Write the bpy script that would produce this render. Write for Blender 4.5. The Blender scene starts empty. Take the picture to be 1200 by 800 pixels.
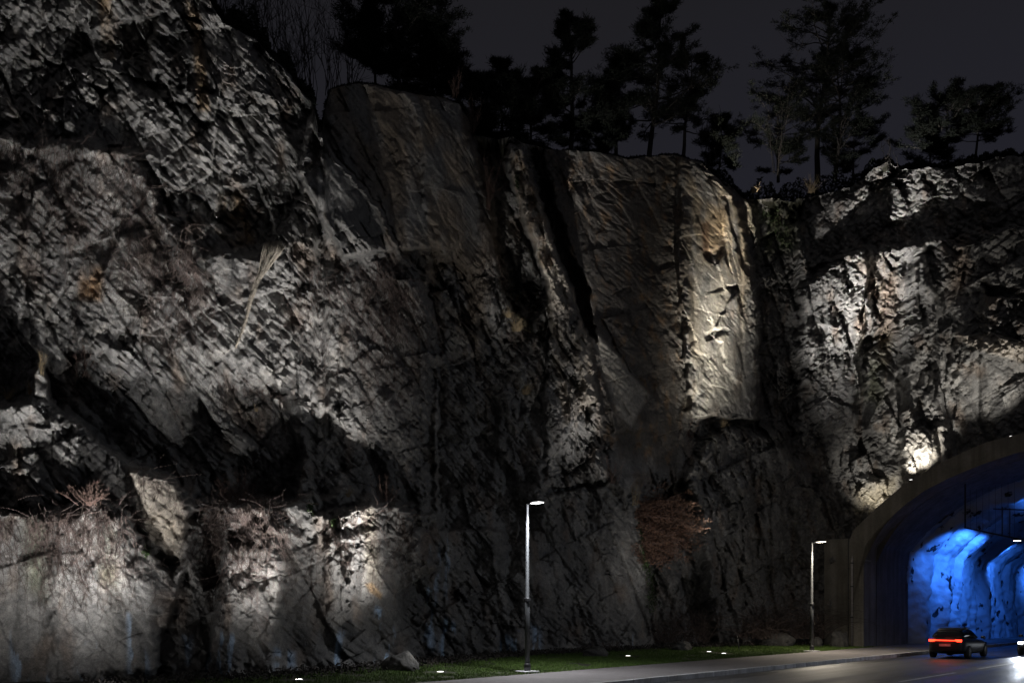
import bpy, bmesh, math, random
import numpy as np
from mathutils import Vector, Matrix
R = math.radians
random.seed(7)
rng = np.random.default_rng(11)
S = bpy.context.scene
COL = S.collection

# ------------------------------------------------------------------ camera
F = 1100.0            # focal length in photo pixels (1200 wide)
HOR = 716.0           # horizon row in the photo
CH = 2.17             # camera height (m)
cam = bpy.data.cameras.new('camera'); cam_o = bpy.data.objects.new('camera', cam); COL.objects.link(cam_o)
cam.sensor_fit = 'HORIZONTAL'; cam.sensor_width = 36; cam.lens = 36*F/1200
cam.shift_y = (HOR-400)/1200
cam.clip_start = .1; cam.clip_end = 2000
cam_o.location = (0, 0, CH); cam_o.rotation_euler = (R(90), 0, 0)
S.camera = cam_o
S.view_settings.view_transform = 'Standard'; S.view_settings.look = 'None'
S.view_settings.exposure = 0; S.view_settings.gamma = 1
S.view_settings.use_curve_mapping = False
S.render.engine = 'CYCLES'
S.cycles.use_denoising = True; S.cycles.denoising_prefilter = 'ACCURATE'
S.cycles.sample_clamp_indirect = 3
S.cycles.max_bounces = 4; S.cycles.diffuse_bounces = 2; S.cycles.glossy_bounces = 2; S.cycles.use_light_tree = True; S.cycles.caustics_reflective = False

def at(px, py, Y):
    return Vector(((px-600)/F*Y, Y, CH+(HOR-py)/F*Y))
# street frame: u runs along the kerb into the tunnel, v from the kerb towards the cliff
OX, OY = 5.8, 31.8
TH = R(41)
AX, AY = math.sin(TH), math.cos(TH)
NX, NY = -AY, AX
def W(u, v, z=0.0):
    return Vector((OX+u*AX+v*NX, OY+u*AY+v*NY, z))
def to_uv(x, y):
    return ((x-OX)*AX+(y-OY)*AY, (x-OX)*NX+(y-OY)*NY)
def on_u(px, py, u):
    """v and z of the sight line on the cross plane u"""
    k = (px-600)/F
    a0, b0 = OX+u*AX, OY+u*AY
    v = (a0-k*b0)/(k*NY-NX)
    Y = b0+v*NY
    return v, CH+(HOR-py)/F*Y, Y
def gz(v):      # lawn height
    return 0.0 if v < 4.3 else min(.12, (v-4.3)*.02)

# ------------------------------------------------------------------ tagging
def tag(o, label=None, cat=None, group=None, kind=None):
    if label: o['label'] = label
    if cat: o['category'] = cat
    if group: o['group'] = group
    if kind: o['kind'] = kind
    return o
def empty(name, loc=(0, 0, 0), rz=0):
    o = bpy.data.objects.new(name, None); COL.objects.link(o)
    o.location = loc; o.rotation_euler = (0, 0, rz); o.empty_display_size = .2
    return o

class MB:
    def __init__(s): s.v = []; s.f = []; s.mi = []
    def add(s, vs, fs, mi=0):
        n = len(s.v); s.v += [tuple(p) for p in vs]; s.f += [tuple(i+n for i in f) for f in fs]; s.mi += [mi]*len(fs)
    def box(s, c, d, rz=0, mi=0):
        cx, cy, cz = c; a, b, h = d[0]/2, d[1]/2, d[2]/2
        co, si = math.cos(rz), math.sin(rz)
        vs = []
        for z in (-h, h):
            for x, y in ((-a, -b), (a, -b), (a, b), (-a, b)):
                vs.append((cx+x*co-y*si, cy+x*si+y*co, cz+z))
        s.add(vs, [(3, 2, 1, 0), (4, 5, 6, 7), (0, 1, 5, 4), (1, 2, 6, 5), (2, 3, 7, 6), (3, 0, 4, 7)], mi)
    def tube(s, pts, rads, n=6, cap=True, mi=0):
        pts = [Vector(p) for p in pts]
        if isinstance(rads, (int, float)): rads = [rads]*len(pts)
        vs = []; fs = []
        for i, p in enumerate(pts):
            d = (pts[min(i+1, len(pts)-1)]-pts[max(i-1, 0)])
            if d.length < 1e-9: d = Vector((0, 0, 1))
            d.normalize()
            a = d.cross(Vector((0, 0, 1)) if abs(d.z) < .9 else Vector((1, 0, 0))).normalized(); b = d.cross(a)
            for k in range(n):
                t = 2*math.pi*k/n
                vs.append(p+a*(math.cos(t)*rads[i])+b*(math.sin(t)*rads[i]))
        for i in range(len(pts)-1):
            for k in range(n):
                k2 = (k+1) % n
                fs.append((i*n+k, i*n+k2, (i+1)*n+k2, (i+1)*n+k))
        if cap:
            fs.append(tuple(range(n-1, -1, -1))); m = (len(pts)-1)*n; fs.append(tuple(m+k for k in range(n)))
        s.add(vs, fs, mi)
    def lathe(s, prof, c=(0, 0, 0), n=20, mi=0, axis='z'):
        vs = []; fs = []
        for r, h in prof:
            for k in range(n):
                t = 2*math.pi*k/n
                x, y, z = r*math.cos(t), r*math.sin(t), h
                if axis == 'y': x, y, z = x, z, y
                vs.append((c[0]+x, c[1]+y, c[2]+z))
        for i in range(len(prof)-1):
            for k in range(n):
                k2 = (k+1) % n
                fs.append((i*n+k, i*n+k2, (i+1)*n+k2, (i+1)*n+k))
        fs.append(tuple(range(n-1, -1, -1))); m = (len(prof)-1)*n; fs.append(tuple(m+k for k in range(n)))
        s.add(vs, fs, mi)
    def build(s, name, mat, parent=None, smooth=False, loc=None, bevel=0):
        me = bpy.data.meshes.new(name); me.from_pydata(s.v, [], s.f)
        for m in (mat if isinstance(mat, (list, tuple)) else [mat]): me.materials.append(m)
        if any(s.mi): me.polygons.foreach_set('material_index', s.mi)
        if smooth: me.polygons.foreach_set('use_smooth', [True]*len(me.polygons))
        me.update()
        o = bpy.data.objects.new(name, me); COL.objects.link(o)
        if parent: o.parent = parent
        if loc is not None: o.location = loc
        if bevel:
            b = o.modifiers.new('bevel', 'BEVEL'); b.width = bevel; b.segments = 2; b.limit_method = 'ANGLE'
        return o

def np_mesh(name, V, Q, mat, parent=None, smooth=False, color=None):
    """mesh out of numpy arrays: V (n,3), Q (m,k) all faces with k corners"""
    me = bpy.data.meshes.new(name)
    V = np.ascontiguousarray(V, np.float32); Q = np.ascontiguousarray(Q, np.int32)
    me.vertices.add(len(V)); me.vertices.foreach_set('co', V.ravel())
    k = Q.shape[1]
    me.loops.add(Q.size); me.loops.foreach_set('vertex_index', Q.ravel())
    me.polygons.add(len(Q)); me.polygons.foreach_set('loop_start', np.arange(0, Q.size, k, dtype=np.int32))
    if smooth: me.polygons.foreach_set('use_smooth', np.ones(len(Q), bool))
    me.update(calc_edges=True); me.validate()
    if color is not None:
        at_ = me.color_attributes.new('tint', 'FLOAT_COLOR', 'POINT')
        c4 = np.ones((len(V), 4), np.float32); c4[:, :color.shape[1]] = color
        at_.data.foreach_set('color', c4.ravel())
    me.materials.append(mat)
    o = bpy.data.objects.new(name, me); COL.objects.link(o)
    if parent: o.parent = parent
    return o

# ------------------------------------------------------------------ materials
class NT:
    def __init__(s, name):
        s.m = bpy.data.materials.new(name); s.m.use_nodes = True
        s.t = s.m.node_tree; s.b = s.t.nodes['Principled BSDF']; s.o = s.t.nodes['Material Output']
    def n(s, typ, **kw):
        x = s.t.nodes.new(typ)
        for k, v in kw.items():
            if k in x.inputs: x.inputs[k].default_value = v
            else: setattr(x, k, v)
        return x
    def l(s, a, b): s.t.links.new(a, b)
    def coord(s, scale=(1, 1, 1), out='Object'):
        tc = s.n('ShaderNodeTexCoord'); mp = s.n('ShaderNodeMapping'); mp.inputs['Scale'].default_value = scale
        s.l(tc.outputs[out], mp.inputs['Vector']); return mp.outputs['Vector']
    def noise(s, vec, scale, detail=5, rough=.6):
        x = s.n('ShaderNodeTexNoise'); x.inputs['Scale'].default_value = scale
        x.inputs['Detail'].default_value = detail; x.inputs['Roughness'].default_value = rough
        s.l(vec, x.inputs['Vector']); return x.outputs['Fac']
    def ramp(s, fac, stops):
        x = s.n('ShaderNodeValToRGB'); e = x.color_ramp.elements
        e[0].position, e[0].color = stops[0][0], (*stops[0][1], 1)
        e[1].position, e[1].color = stops[-1][0], (*stops[-1][1], 1)
        for p, c in stops[1:-1]:
            k = e.new(p); k.color = (*c, 1)
        s.l(fac, x.inputs['Fac']); return x.outputs['Color']
    def mul(s, a, b, fac=1.0, mode='MULTIPLY'):
        x = s.n('ShaderNodeMix', data_type='RGBA', blend_type=mode)
        x.inputs[0].default_value = fac
        for q, i in ((a, 6), (b, 7)):
            if isinstance(q, tuple): x.inputs[i].default_value = (*q, 1)
            else: s.l(q, x.inputs[i])
        return x.outputs[2]
    def bump(s, h, strength=.4, dist=.02, prev=None):
        x = s.n('ShaderNodeBump'); x.inputs['Strength'].default_value = strength; x.inputs['Distance'].default_value = dist
        s.l(h, x.inputs['Height'])
        if prev is not None: s.l(prev, x.inputs['Normal'])
        return x.outputs['Normal']

def simple(name, col, rough=.6, metal=0, var=.25, scale=6, emit=None, est=0, bump=0, spec=.5):
    m = NT(name)
    v = m.coord()
    nz = m.noise(v, scale, 4)
    lo = tuple(c*(1-var) for c in col); hi = tuple(min(1, c*(1+var)) for c in col)
    m.l(m.ramp(nz, [(.3, lo), (.7, hi)]), m.b.inputs['Base Color'])
    m.b.inputs['Roughness'].default_value = rough; m.b.inputs['Metallic'].default_value = metal
    m.b.inputs['Specular IOR Level'].default_value = spec
    if emit:
        m.b.inputs['Emission Color'].default_value = (*emit, 1); m.b.inputs['Emission Strength'].default_value = est
    if bump: m.l(m.bump(nz, bump, .02), m.b.inputs['Normal'])
    return m.m

def rock_mat(name='rock', tint=True, base=(.2, .195, .185)):
    m = NT(name)
    v = m.coord()
    n1 = m.noise(v, .9, 8, .65); n2 = m.noise(v, 5, 6, .7); n3 = m.noise(v, 24, 4, .7)
    c = m.ramp(n2, [(.25, (.5, .5, .5)), (.5, (1, 1, 1)), (.8, (1.5, 1.45, 1.4))])
    c1 = m.ramp(n1, [(.3, (.62, .62, .64)), (.55, (1, 1, 1)), (.75, (1.3, 1.26, 1.2))])
    c = m.mul(c, c1)
    c3 = m.ramp(n3, [(.3, (.65, .65, .65)), (.7, (1.3, 1.3, 1.3))]); c = m.mul(c, c3)
    if tint:
        a = m.n('ShaderNodeVertexColor'); a.layer_name = 'tint'
        c = m.mul(c, a.outputs['Color'])
        rg = m.ramp(a.outputs['Alpha'], [(0, (.82,)*3), (1, (.28,)*3)])
        m.l(rg, m.b.inputs['Roughness'])
    else:
        c = m.mul(c, base); m.b.inputs['Roughness'].default_value = .9
    m.l(c, m.b.inputs['Base Color'])
    m.b.inputs['Specular IOR Level'].default_value = .35
    vs = m.coord((1, 1, .45))
    vo = m.n('ShaderNodeTexVoronoi', feature='DISTANCE_TO_EDGE'); vo.inputs['Scale'].default_value = 2.6
    wv = m.n('ShaderNodeTexNoise'); wv.inputs['Scale'].default_value = 2; m.l(vs, wv.inputs['Vector'])
    ad = m.n('ShaderNodeVectorMath', operation='MULTIPLY_ADD'); m.l(wv.outputs['Color'], ad.inputs[0]); ad.inputs[1].default_value = (.6, .6, .6); m.l(vs, ad.inputs[2])
    m.l(ad.outputs[0], vo.inputs['Vector'])
    ed = m.ramp(vo.outputs['Distance'], [(0, (0,)*3), (.05, (1,)*3)])
    b = m.bump(ed, .12, .03)
    b = m.bump(n2, .7, .05, b); b = m.bump(n3, .8, .03, b)
    m.l(b, m.b.inputs['Normal'])
    return m.m

def concrete_mat(name, base, boards=0, sc=1):
    m = NT(name); v = m.coord()
    n1 = m.noise(v, .7*sc, 6, .6); n2 = m.noise(v, 9*sc, 5, .6)
    vs = m.coord((1.6, 1.6, .12)); st = m.noise(vs, 1.5, 5, .6)
    c = m.mul(m.ramp(n1, [(.3, (.7,)*3), (.7, (1.2,)*3)]), m.ramp(st, [(.3, (.68, .66, .62)), (.6, (1.1,)*3)]))
    c = m.mul(c, m.ramp(n2, [(.3, (.85,)*3), (.7, (1.12,)*3)])); c = m.mul(c, base)
    m.l(c, m.b.inputs['Base Color']); m.b.inputs['Roughness'].default_value = .8
    b = m.bump(n2, .3, .01)
    if boards:
        w = m.n('ShaderNodeTexWave', wave_type='BANDS', bands_direction='X', wave_profile='SAW'); w.inputs['Scale'].default_value = boards
        w.inputs['Distortion'].default_value = .4; w.inputs['Detail'].default_value = 2; w.inputs['Detail Scale'].default_value = .5
        m.l(m.coord(), w.inputs['Vector']); b = m.bump(w.outputs['Fac'], .7, .04, b)
    m.l(b, m.b.inputs['Normal'])
    return m.m

def asphalt_mat(name, base, var=.3, rough=(.55, .8), tracks=False):
    m = NT(name); v = m.coord()
    n1 = m.noise(v, .35, 5, .6); n2 = m.noise(v, 60, 3, .7); n4 = m.noise(v, 4, 6, .7)
    c = m.mul(m.ramp(n1, [(.3, (1-var,)*3), (.7, (1+var,)*3)]), m.ramp(n2, [(.3, (.7,)*3), (.7, (1.4,)*3)]))
    c = m.mul(c, m.ramp(n4, [(.3, (.85,)*3), (.7, (1.15,)*3)]))
    if tracks:
        w = m.n('ShaderNodeTexNoise'); w.inputs['Scale'].default_value = 1.1; w.inputs['Detail'].default_value = 4
        m.l(m.coord((.02, 1, 1)), w.inputs['Vector'])
        c = m.mul(c, m.ramp(w.outputs['Fac'], [(.38, (.6,)*3), (.6, (1.25,)*3)]))
        m.l(m.ramp(w.outputs['Fac'], [(.35, (rough[0],)*3), (.65, (rough[1],)*3)]), m.b.inputs['Roughness'])
    else:
        m.b.inputs['Roughness'].default_value = rough[1]
    c = m.mul(c, base); m.l(c, m.b.inputs['Base Color'])
    m.l(m.bump(n2, .5, .008), m.b.inputs['Normal'])
    return m.m

def leaf_mat(name, lo, hi, rough=.7):
    m = NT(name)
    oi = m.n('ShaderNodeObjectInfo'); v = m.coord(); n = m.noise(v, 7, 4, .7)
    m.l(m.ramp(n, [(.3, lo), (.7, hi)]), m.b.inputs['Base Color'])
    m.b.inputs['Roughness'].default_value = rough; m.b.inputs['Specular IOR Level'].default_value = .2
    return m.m

M = dict(
    rock=rock_mat('rock'), boulder=rock_mat('boulder_rock', False, (.10, .098, .094)),
    facade=concrete_mat('board_marked_concrete', (.25, .235, .205), 3.2),
    lining=concrete_mat('smooth_concrete', (.25, .24, .26)),
    shotcrete=None,
    asphalt=asphalt_mat('asphalt', (.055, .055, .058), .3, (.38, .62), True),
    walk=asphalt_mat('walk_asphalt', (.15, .138, .138), .15),
    kerb=concrete_mat('granite_kerb', (.5, .5, .52)),
    paint=simple('road_paint', (.45, .45, .45), .7, var=.5, scale=5),
    soil=simple('soil', (.035, .04, .018), .95, var=.5, scale=5, bump=.5),
    ground=simple('ground_soil', (.05, .05, .045), .95, var=.4, scale=.5),
    steel=simple('galvanised_steel', (.055, .058, .062), .5, .2, .15, 9),
    dark=simple('dark_metal', (.03, .03, .033), .5, .3),
    pipe=simple('grey_pipe', (.34, .32, .31), .5),
    grass=leaf_mat('grass', (.05, .095, .02), (.11, .17, .04)),
    needle=leaf_mat('pine_needles', (.005, .007, .005), (.013, .016, .011)),
    bark=simple('bark', (.035, .03, .027), .9, var=.4, scale=10),
    twig=simple('reddish_twig', (.10, .062, .05), .8, var=.4, scale=3),
    vine=simple('vine', (.085, .062, .055), .85, var=.45, scale=3),
    dry=leaf_mat('dry_grass', (.22, .17, .10), (.36, .28, .18)),
    brown=leaf_mat('brown_leaves', (.09, .05, .034), (.18, .10, .066)),
    ivy=leaf_mat('ivy_leaf', (.03, .05, .02), (.075, .12, .045)),
    root=simple('weathered_root', (.22, .195, .16), .85, var=.5, scale=14, bump=.8),
    white=simple('white_post', (.75, .74, .7), .5, var=.06),
    lens=simple('uplight_lens', (.9, .9, .9), .3, emit=(1, .97, .92), est=3.5),
    led=simple('street_led', (.9, .9, .9), .3, emit=(1, .98, .95), est=7),
    warmled=simple('warm_led', (.9, .9, .9), .3, emit=(1, .9, .72), est=5),
    tail=simple('tail_light', (.5, .01, .01), .2, emit=(1, .035, .012), est=6),
    head=simple('headlight', (.9, .9, .95), .1, emit=(.86, .92, 1), est=14),
    carpaint=simple('dark_car_paint', (.012, .014, .018), .38, 0, .05, spec=.35),
    carglass=simple('car_glass', (.008, .009, .011), .06, 0, .0),
    rubber=simple('tyre_rubber', (.015, .015, .015), .85),
)
def shot():
    m = NT('sprayed_concrete'); v = m.coord()
    n1 = m.noise(v, .6, 6, .6); n2 = m.noise(v, 5, 6, .7)
    c = m.ramp(n1, [(.3, (.34, .35, .37)), (.7, (.55, .55, .56))])
    vs = m.coord((1, 1, .6)); n3 = m.noise(vs, 1.3, 3, .55)
    c = m.mul(c, m.ramp(n3, [(.345, (.03, .03, .035)), (.385, (1, 1, 1))]))
    m.l(c, m.b.inputs['Base Color']); m.b.inputs['Roughness'].default_value = .75
    m.l(m.bump(n2, .6, .08), m.b.inputs['Normal'])
    return m.m
M['shotcrete'] = shot()

# ------------------------------------------------------------------ numpy noise
def h2(ix, iy, seed):
    x = (ix.astype(np.int64)*374761393 + iy.astype(np.int64)*668265263 + seed*974634777) & 0xffffffff
    x = ((x ^ (x >> 13))*1274126177) & 0xffffffff
    x = ((x ^ (x >> 15))*2246822519) & 0xffffffff
    return ((x ^ (x >> 16)) & 0xffffff)/float(0xffffff)
def perlin(x, y, seed=0):
    ix, iy = np.floor(x), np.floor(y); fx, fy = x-ix, y-iy
    ix, iy = ix.astype(np.int64), iy.astype(np.int64)
    u = fx*fx*fx*(fx*(fx*6-15)+10); w = fy*fy*fy*(fy*(fy*6-15)+10)
    def g(a, b, dx, dy):
        t = h2(ix+a, iy+b, seed)*2*np.pi
        return np.cos(t)*dx+np.sin(t)*dy
    n0 = g(0, 0, fx, fy)*(1-u)+g(1, 0, fx-1, fy)*u
    n1 = g(0, 1, fx, fy-1)*(1-u)+g(1, 1, fx-1, fy-1)*u
    return (n0*(1-w)+n1*w)*1.5
def fbm(x, y, seed=0, oct=5, gain=.5, ridged=False):
    a, s, tot = 1.0, 0, 0
    for o in range(oct):
        n = perlin(x, y, seed+o*17)
        if ridged: n = 1-2*np.abs(n)
        s = s+a*n; tot += a; a *= gain; x = x*2.03+5.1; y = y*2.03+1.7
    return s/tot
def facets(x, y, sx, sy, seed, amp, slope):
    """broken rock: each cell of a jittered lattice is one tilted plane; returns offset, distance to the crack, cell hash"""
    gx, gy = x/sx, y/sy
    cx, cy = np.floor(gx).astype(np.int64), np.floor(gy).astype(np.int64)
    d1 = np.full(x.shape, 9e9); d2 = np.full(x.shape, 9e9)
    bx = np.zeros(x.shape); by = np.zeros(x.shape); bi = np.zeros(x.shape, np.int64); bj = np.zeros(x.shape, np.int64)
    for i in (-1, 0, 1):
        for j in (-1, 0, 1):
            qx, qy = cx+i, cy+j
            dx = gx-(qx+.1+.8*h2(qx, qy, seed)); dy = gy-(qy+.1+.8*h2(qx, qy, seed+1))
            d = dx*dx+dy*dy
            c = d < d1
            d2 = np.where(c, d1, np.minimum(d2, d)); d1 = np.where(c, d, d1)
            bx = np.where(c, dx, bx); by = np.where(c, dy, by); bi = np.where(c, qx, bi); bj = np.where(c, qy, bj)
    hh = h2(bi, bj, seed+2)
    v = amp*(hh*2-1)+slope*sx*bx*(h2(bi, bj, seed+3)*2-1)*1.6+slope*sy*by*(h2(bi, bj, seed+4)*2-1)
    return v, np.sqrt(d2)-np.sqrt(d1), hh
def scoops(x, y, sx, sy, seed, amp, slope, k):
    """conchoidal fracture: upper envelope of tilted shallow scoops that meet in sharp standing edges"""
    gx, gy = x/sx, y/sy
    cx, cy = np.floor(gx).astype(np.int64), np.floor(gy).astype(np.int64)
    v = np.full(x.shape, 9e9)
    for i in (-1, 0, 1):
        for j in (-1, 0, 1):
            qx, qy = cx+i, cy+j
            dx = gx-(qx+.1+.8*h2(qx, qy, seed)); dy = gy-(qy+.1+.8*h2(qx, qy, seed+1))
            w = amp*(h2(qx, qy, seed+2)*2-1)+slope*(dx*(h2(qx, qy, seed+3)*2-1)+dy*(h2(qx, qy, seed+4)*2-1))+k*(dx*dx+dy*dy)
            v = np.minimum(v, w)
    return v
def sdist(x, y, P):
    """signed distance to polygon, positive inside"""
    d = np.full(x.shape, 1e18); ins = np.zeros(x.shape, bool); n = len(P)
    for i in range(n):
        x1, y1 = P[i]; x2, y2 = P[(i+1) % n]
        ex, ey = x2-x1, y2-y1; L = ex*ex+ey*ey+1e-9
        t = np.clip(((x-x1)*ex+(y-y1)*ey)/L, 0, 1)
        d = np.minimum(d, (x-x1-t*ex)**2+(y-y1-t*ey)**2)
        if y1 != y2:
            c = (y1 > y) != (y2 > y)
            ins ^= c & (x < (x2-x1)*(y-y1)/(y2-y1)+x1)
    return np.where(ins, 1, -1)*np.sqrt(d)
def sstep(a, b, x):
    t = np.clip((x-a)/(b-a), 0, 1); return t*t*(3-2*t)
def lut(px, tab):
    return np.interp(px, [t[0] for t in tab], [t[1] for t in tab])

# ------------------------------------------------------------------ portal section (metres: distance from the left jamb, height)
UF = 29.0                                   # facade plane
VJ, _, _ = on_u(1012, 757, UF)              # v of the tunnel's left wall
def sec(pts):
    r = []
    for px, py in pts:
        v, z, _ = on_u(px, py, UF); r.append((VJ-v, z))
    return r
inner = sec([(1012, 655), (1014, 638), (1028, 621), (1044, 605), (1062, 590), (1084, 574), (1112, 560), (1140, 548), (1170, 537), (1200, 528)])
inner[0] = (0, inner[0][1])
inner += [(11.0, inner[-1][1]+.28), (12.5, inner[-1][1]+.4)]
outer = sec([(1000, 621), (1028, 594), (1056, 570), (1080, 555), (1105, 541), (1130, 529), (1156, 518), (1200, 507)])
outer += [(11.0, outer[-1][1]+.25), (12.5, outer[-1][1]+.35)]
WT = 12.5
inner_full = [(0, -.2)]+inner+[(2*WT-w, z) for w, z in inner[-2::-1]]+[(2*WT, -.2)]
outer_full = outer+[(2*WT-w, z) for w, z in outer[-2::-1]]
def proj(p):
    return 600+F*p.x/p.y, HOR-F*(p.z-CH)/p.y
arch_px = [proj(W(UF, VJ-w, z)) for w, z in outer_full]

# ------------------------------------------------------------------ the cliff, a depth map over image pixels, set out along camera rays
BASE = [(-330, 22), (-150, 24.5), (0, 27.0), (130, 28.3), (250, 30.3), (330, 32), (400, 34), (480, 38), (540, 42), (600, 46), (680, 49.5), (735, 52), (800, 55.5),
        (850, 58.5), (890, 60.5), (930, 61.5), (990, 60.3), (1100, 57), (1200, 54), (1350, 49), (1520, 45)]
TOP = [(-330, -190), (0, -120), (150, -70), (235, -18), (250, 8), (262, 28), (275, 34), (300, 47), (318, 66), (340, 85), (352, 106), (366, 118), (373, 152), (378, 150), (382, 124), (388, 105),
       (405, 100), (430, 98), (470, 106), (500, 113), (522, 115), (538, 122), (550, 142), (556, 158), (580, 163), (600, 160), (612, 168), (640, 174), (700, 178),
       (735, 186), (790, 181), (822, 190), (838, 206), (850, 213), (868, 230), (885, 234), (905, 232), (930, 236), (960, 228), (1000, 216), (1024, 196), (1040, 190), (1056, 199), (1080, 197),
       (1130, 195), (1170, 184), (1200, 181), (1300, 170), (1520, 150)]

def colslice(P, m=32):
    return slice(int(np.searchsorted(pxs, min(p[0] for p in P)-m)), int(np.searchsorted(pxs, max(p[0] for p in P)+m)))
def relief(px, py):
    """distance (m) of the rock along each sight line, before fracture detail"""
    B = lut(px, BASE)
    z = CH+(HOR-py)/F*B
    D = B+.10*np.maximum(z, 0)
    wx = px+7*fbm(px/45, py/45, 3, 4)+2.5*perlin(px/9, py/9, 5)
    wy = py+7*fbm(px/45, py/45, 31, 4)+2.5*perlin(px/9, py/9, 35)
    def reg(P, delta, soft=4, gx=0, gy=0, c=None):
        k = colslice(P)
        w = sstep(-soft, soft, sdist(wx[:, k], wy[:, k], P))
        cx, cy = c or (sum(p[0] for p in P)/len(P), sum(p[1] for p in P)/len(P))
        D[:, k] += w*(delta+gx*(px[:, k]-cx)/100+gy*(py[:, k]-cy)/100)
    X0 = -400
    # left cliff: terraces
    edge = [(510, 600), (512, 420), (508, 360), (498, 325), (468, 290), (450, 255), (428, 225), (384, 172), (375, 150), (366, 118), (240, -30), (240, -300), (X0, -300)]
    reg([(X0, 600), (0, 598), (50, 600), (80, 588), (140, 590), (150, 602), (170, 640), (200, 675), (215, 652), (224, 615), (240, 596), (275, 585), (305, 580), (340, 588), (380, 604), (405, 600), (432, 586), (455, 590), (480, 600)]+edge, 1.7)
    reg([(X0, 470), (0, 474), (30, 470), (38, 445), (45, 425), (56, 440), (62, 474), (75, 482), (112, 512), (158, 548), (200, 560), (228, 590), (260, 588), (300, 592), (345, 590), (368, 575), (385, 584), (400, 574), (470, 590), (505, 592)]+edge, 2.1, 4, -.35, 0, (200, 500))
    reg([(X0, 466), (0, 470), (30, 466), (75, 478), (112, 508), (158, 544), (200, 556), (228, 586), (300, 588), (345, 586), (356, 540), (345, 470), (290, 425), (240, 415), (200, 405), (0, 400), (X0, 400)], 1.6, 5, 0, 1.25, (200, 535))
    reg([(X0, 160), (0, 158), (40, 170), (90, 163), (150, 178), (178, 215), (205, 262), (238, 300), (262, 296), (300, 300), (330, 262), (372, 190)]+edge[8:], .75, 6)
    reg([(140, 30), (185, 22), (172, 60), (145, 66)], .9, 3)
    reg([(262, 222), (300, 214), (322, 270), (318, 312), (286, 300), (258, 262)], .9, 3)
    reg([(360, 500), (384, 480), (400, 500), (430, 515), (452, 545), (455, 585), (380, 600), (366, 560)], .9, 3)                 # hollow above the ledge
    reg([(215, 660), (224, 600), (256, 590), (262, 640), (254, 720), (240, 800), (170, 840), (184, 770), (205, 700)], 1.0, 4)      # dark gully
    reg([(60, 600), (140, 598), (165, 650), (185, 700), (190, 790), (60, 800)], -.5, 14)                                           # bulging column
    reg([(262, 590), (318, 585), (330, 660), (322, 800), (262, 800)], -.9, 8)                                                      # round column
    reg([(400, 600), (434, 586), (452, 640), (455, 690), (408, 720)], -.5, 8)
    reg([(150, 175), (178, 178), (226, 275), (238, 330), (210, 320), (180, 250)], -.6, 4)                                         # leaning slab
    reg([(148, 550), (204, 560), (226, 604), (214, 652), (194, 656), (172, 634), (160, 600)], -.8, 6, -.3, 0, (190, 600))          # tan slab
    # behind and right of the left cliff
    reg([(240, -300), (240, -30), (366, 118), (375, 150), (384, 172), (428, 225), (450, 255), (468, 290), (498, 325), (508, 360), (512, 420), (514, 620), (640, 620), (640, -300)], 6.5, 3, -3.0, 0, (400, 0))
    reg([(375, 90), (470, 104), (540, 118), (552, 160), (570, 235), (580, 300), (560, 318), (500, 290), (400, 300), (350, 200)], -1.6, 4, 1.2, 0, (470, 0))   # smooth buttress
    reg([(470, 106), (540, 118), (556, 190), (566, 260), (520, 300), (497, 240), (492, 150)], -.5, 3)
    reg([(556, 158), (595, 168), (600, 220), (632, 300), (640, 345), (620, 400), (585, 330), (578, 250)], 3.0, 4)                  # trough
    reg([(590, 172), (612, 170), (622, 205), (640, 250), (655, 300), (672, 340), (690, 400), (700, 470), (712, 560), (640, 575), (638, 470), (645, 390), (640, 330), (610, 250)], -2.3, 3, 0, .25, (650, 380))
    reg([(636, 475), (700, 468), (714, 562), (638, 578)], 0, 4, 0, 1.9, (670, 475))  # leaning rib
    reg([(620, 176), (636, 176), (652, 240), (672, 300), (690, 345), (696, 400), (684, 380), (664, 325), (642, 270)], 2.2, 3)        # groove beside the rib
    reg([(500, 330), (520, 300), (545, 420), (550, 560), (510, 600)], .9, 6)
    reg([(520, 430), (545, 420), (552, 520), (545, 590), (515, 590)], -.6, 5)
    reg([(596, 430), (612, 420), (606, 500), (590, 570), (575, 560), (585, 490)], -.7, 4)
    reg([(690, 395), (700, 388), (735, 430), (772, 470), (768, 500), (720, 505)], -.9, 3, -.8, 0)                                  # pale facet
    reg([(672, 380), (690, 395), (722, 500), (745, 560), (735, 580), (700, 560)], -.9, 3)
    # lower middle
    reg([(640, 560), (700, 540), (752, 560), (760, 640), (764, 800), (600, 800), (610, 640), (620, 580)], -.8, 7)
    reg([(756, 590), (800, 560), (822, 600), (838, 760), (770, 770), (762, 680)], 1.6, 4)                                         # recess with the bush
    # smooth bright buttress and corner groove
    reg([(798, 184), (826, 192), (862, 232), (884, 240), (890, 340), (888, 490), (812, 490), (802, 400), (796, 300)], -1.8, 3, -.5, 0, (845, 0))
    reg([(862, 225), (890, 236), (936, 236), (934, 340), (938, 420), (936, 500), (886, 500), (890, 340)], 1.4, 5)
    reg([(846, 230), (856, 258), (866, 296), (882, 340), (900, 380), (900, 235)], .38, 1.5)                                         # stepped joints on the bright buttress
    reg([(834, 395), (846, 400), (852, 432), (868, 452), (880, 478), (884, 400), (860, 340)], -.22, 1.5)
    reg([(822, 296), (842, 288), (846, 262), (858, 320), (848, 300), (836, 310)], .22, 1.5)
    reg([(826, 392), (840, 384), (858, 386), (856, 392), (842, 393), (830, 402)], .25, 1.5)
    reg([(852, 336), (862, 334), (866, 342), (854, 344)], .5, 1.5)
    # lower block with ledge under the corner
    reg([(806, 560), (824, 520), (850, 500), (900, 508), (925, 522), (950, 570), (985, 620), (1004, 660), (1000, 800), (836, 800), (822, 660)], -1.7, 7, 0, .3, (900, 640))
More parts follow.
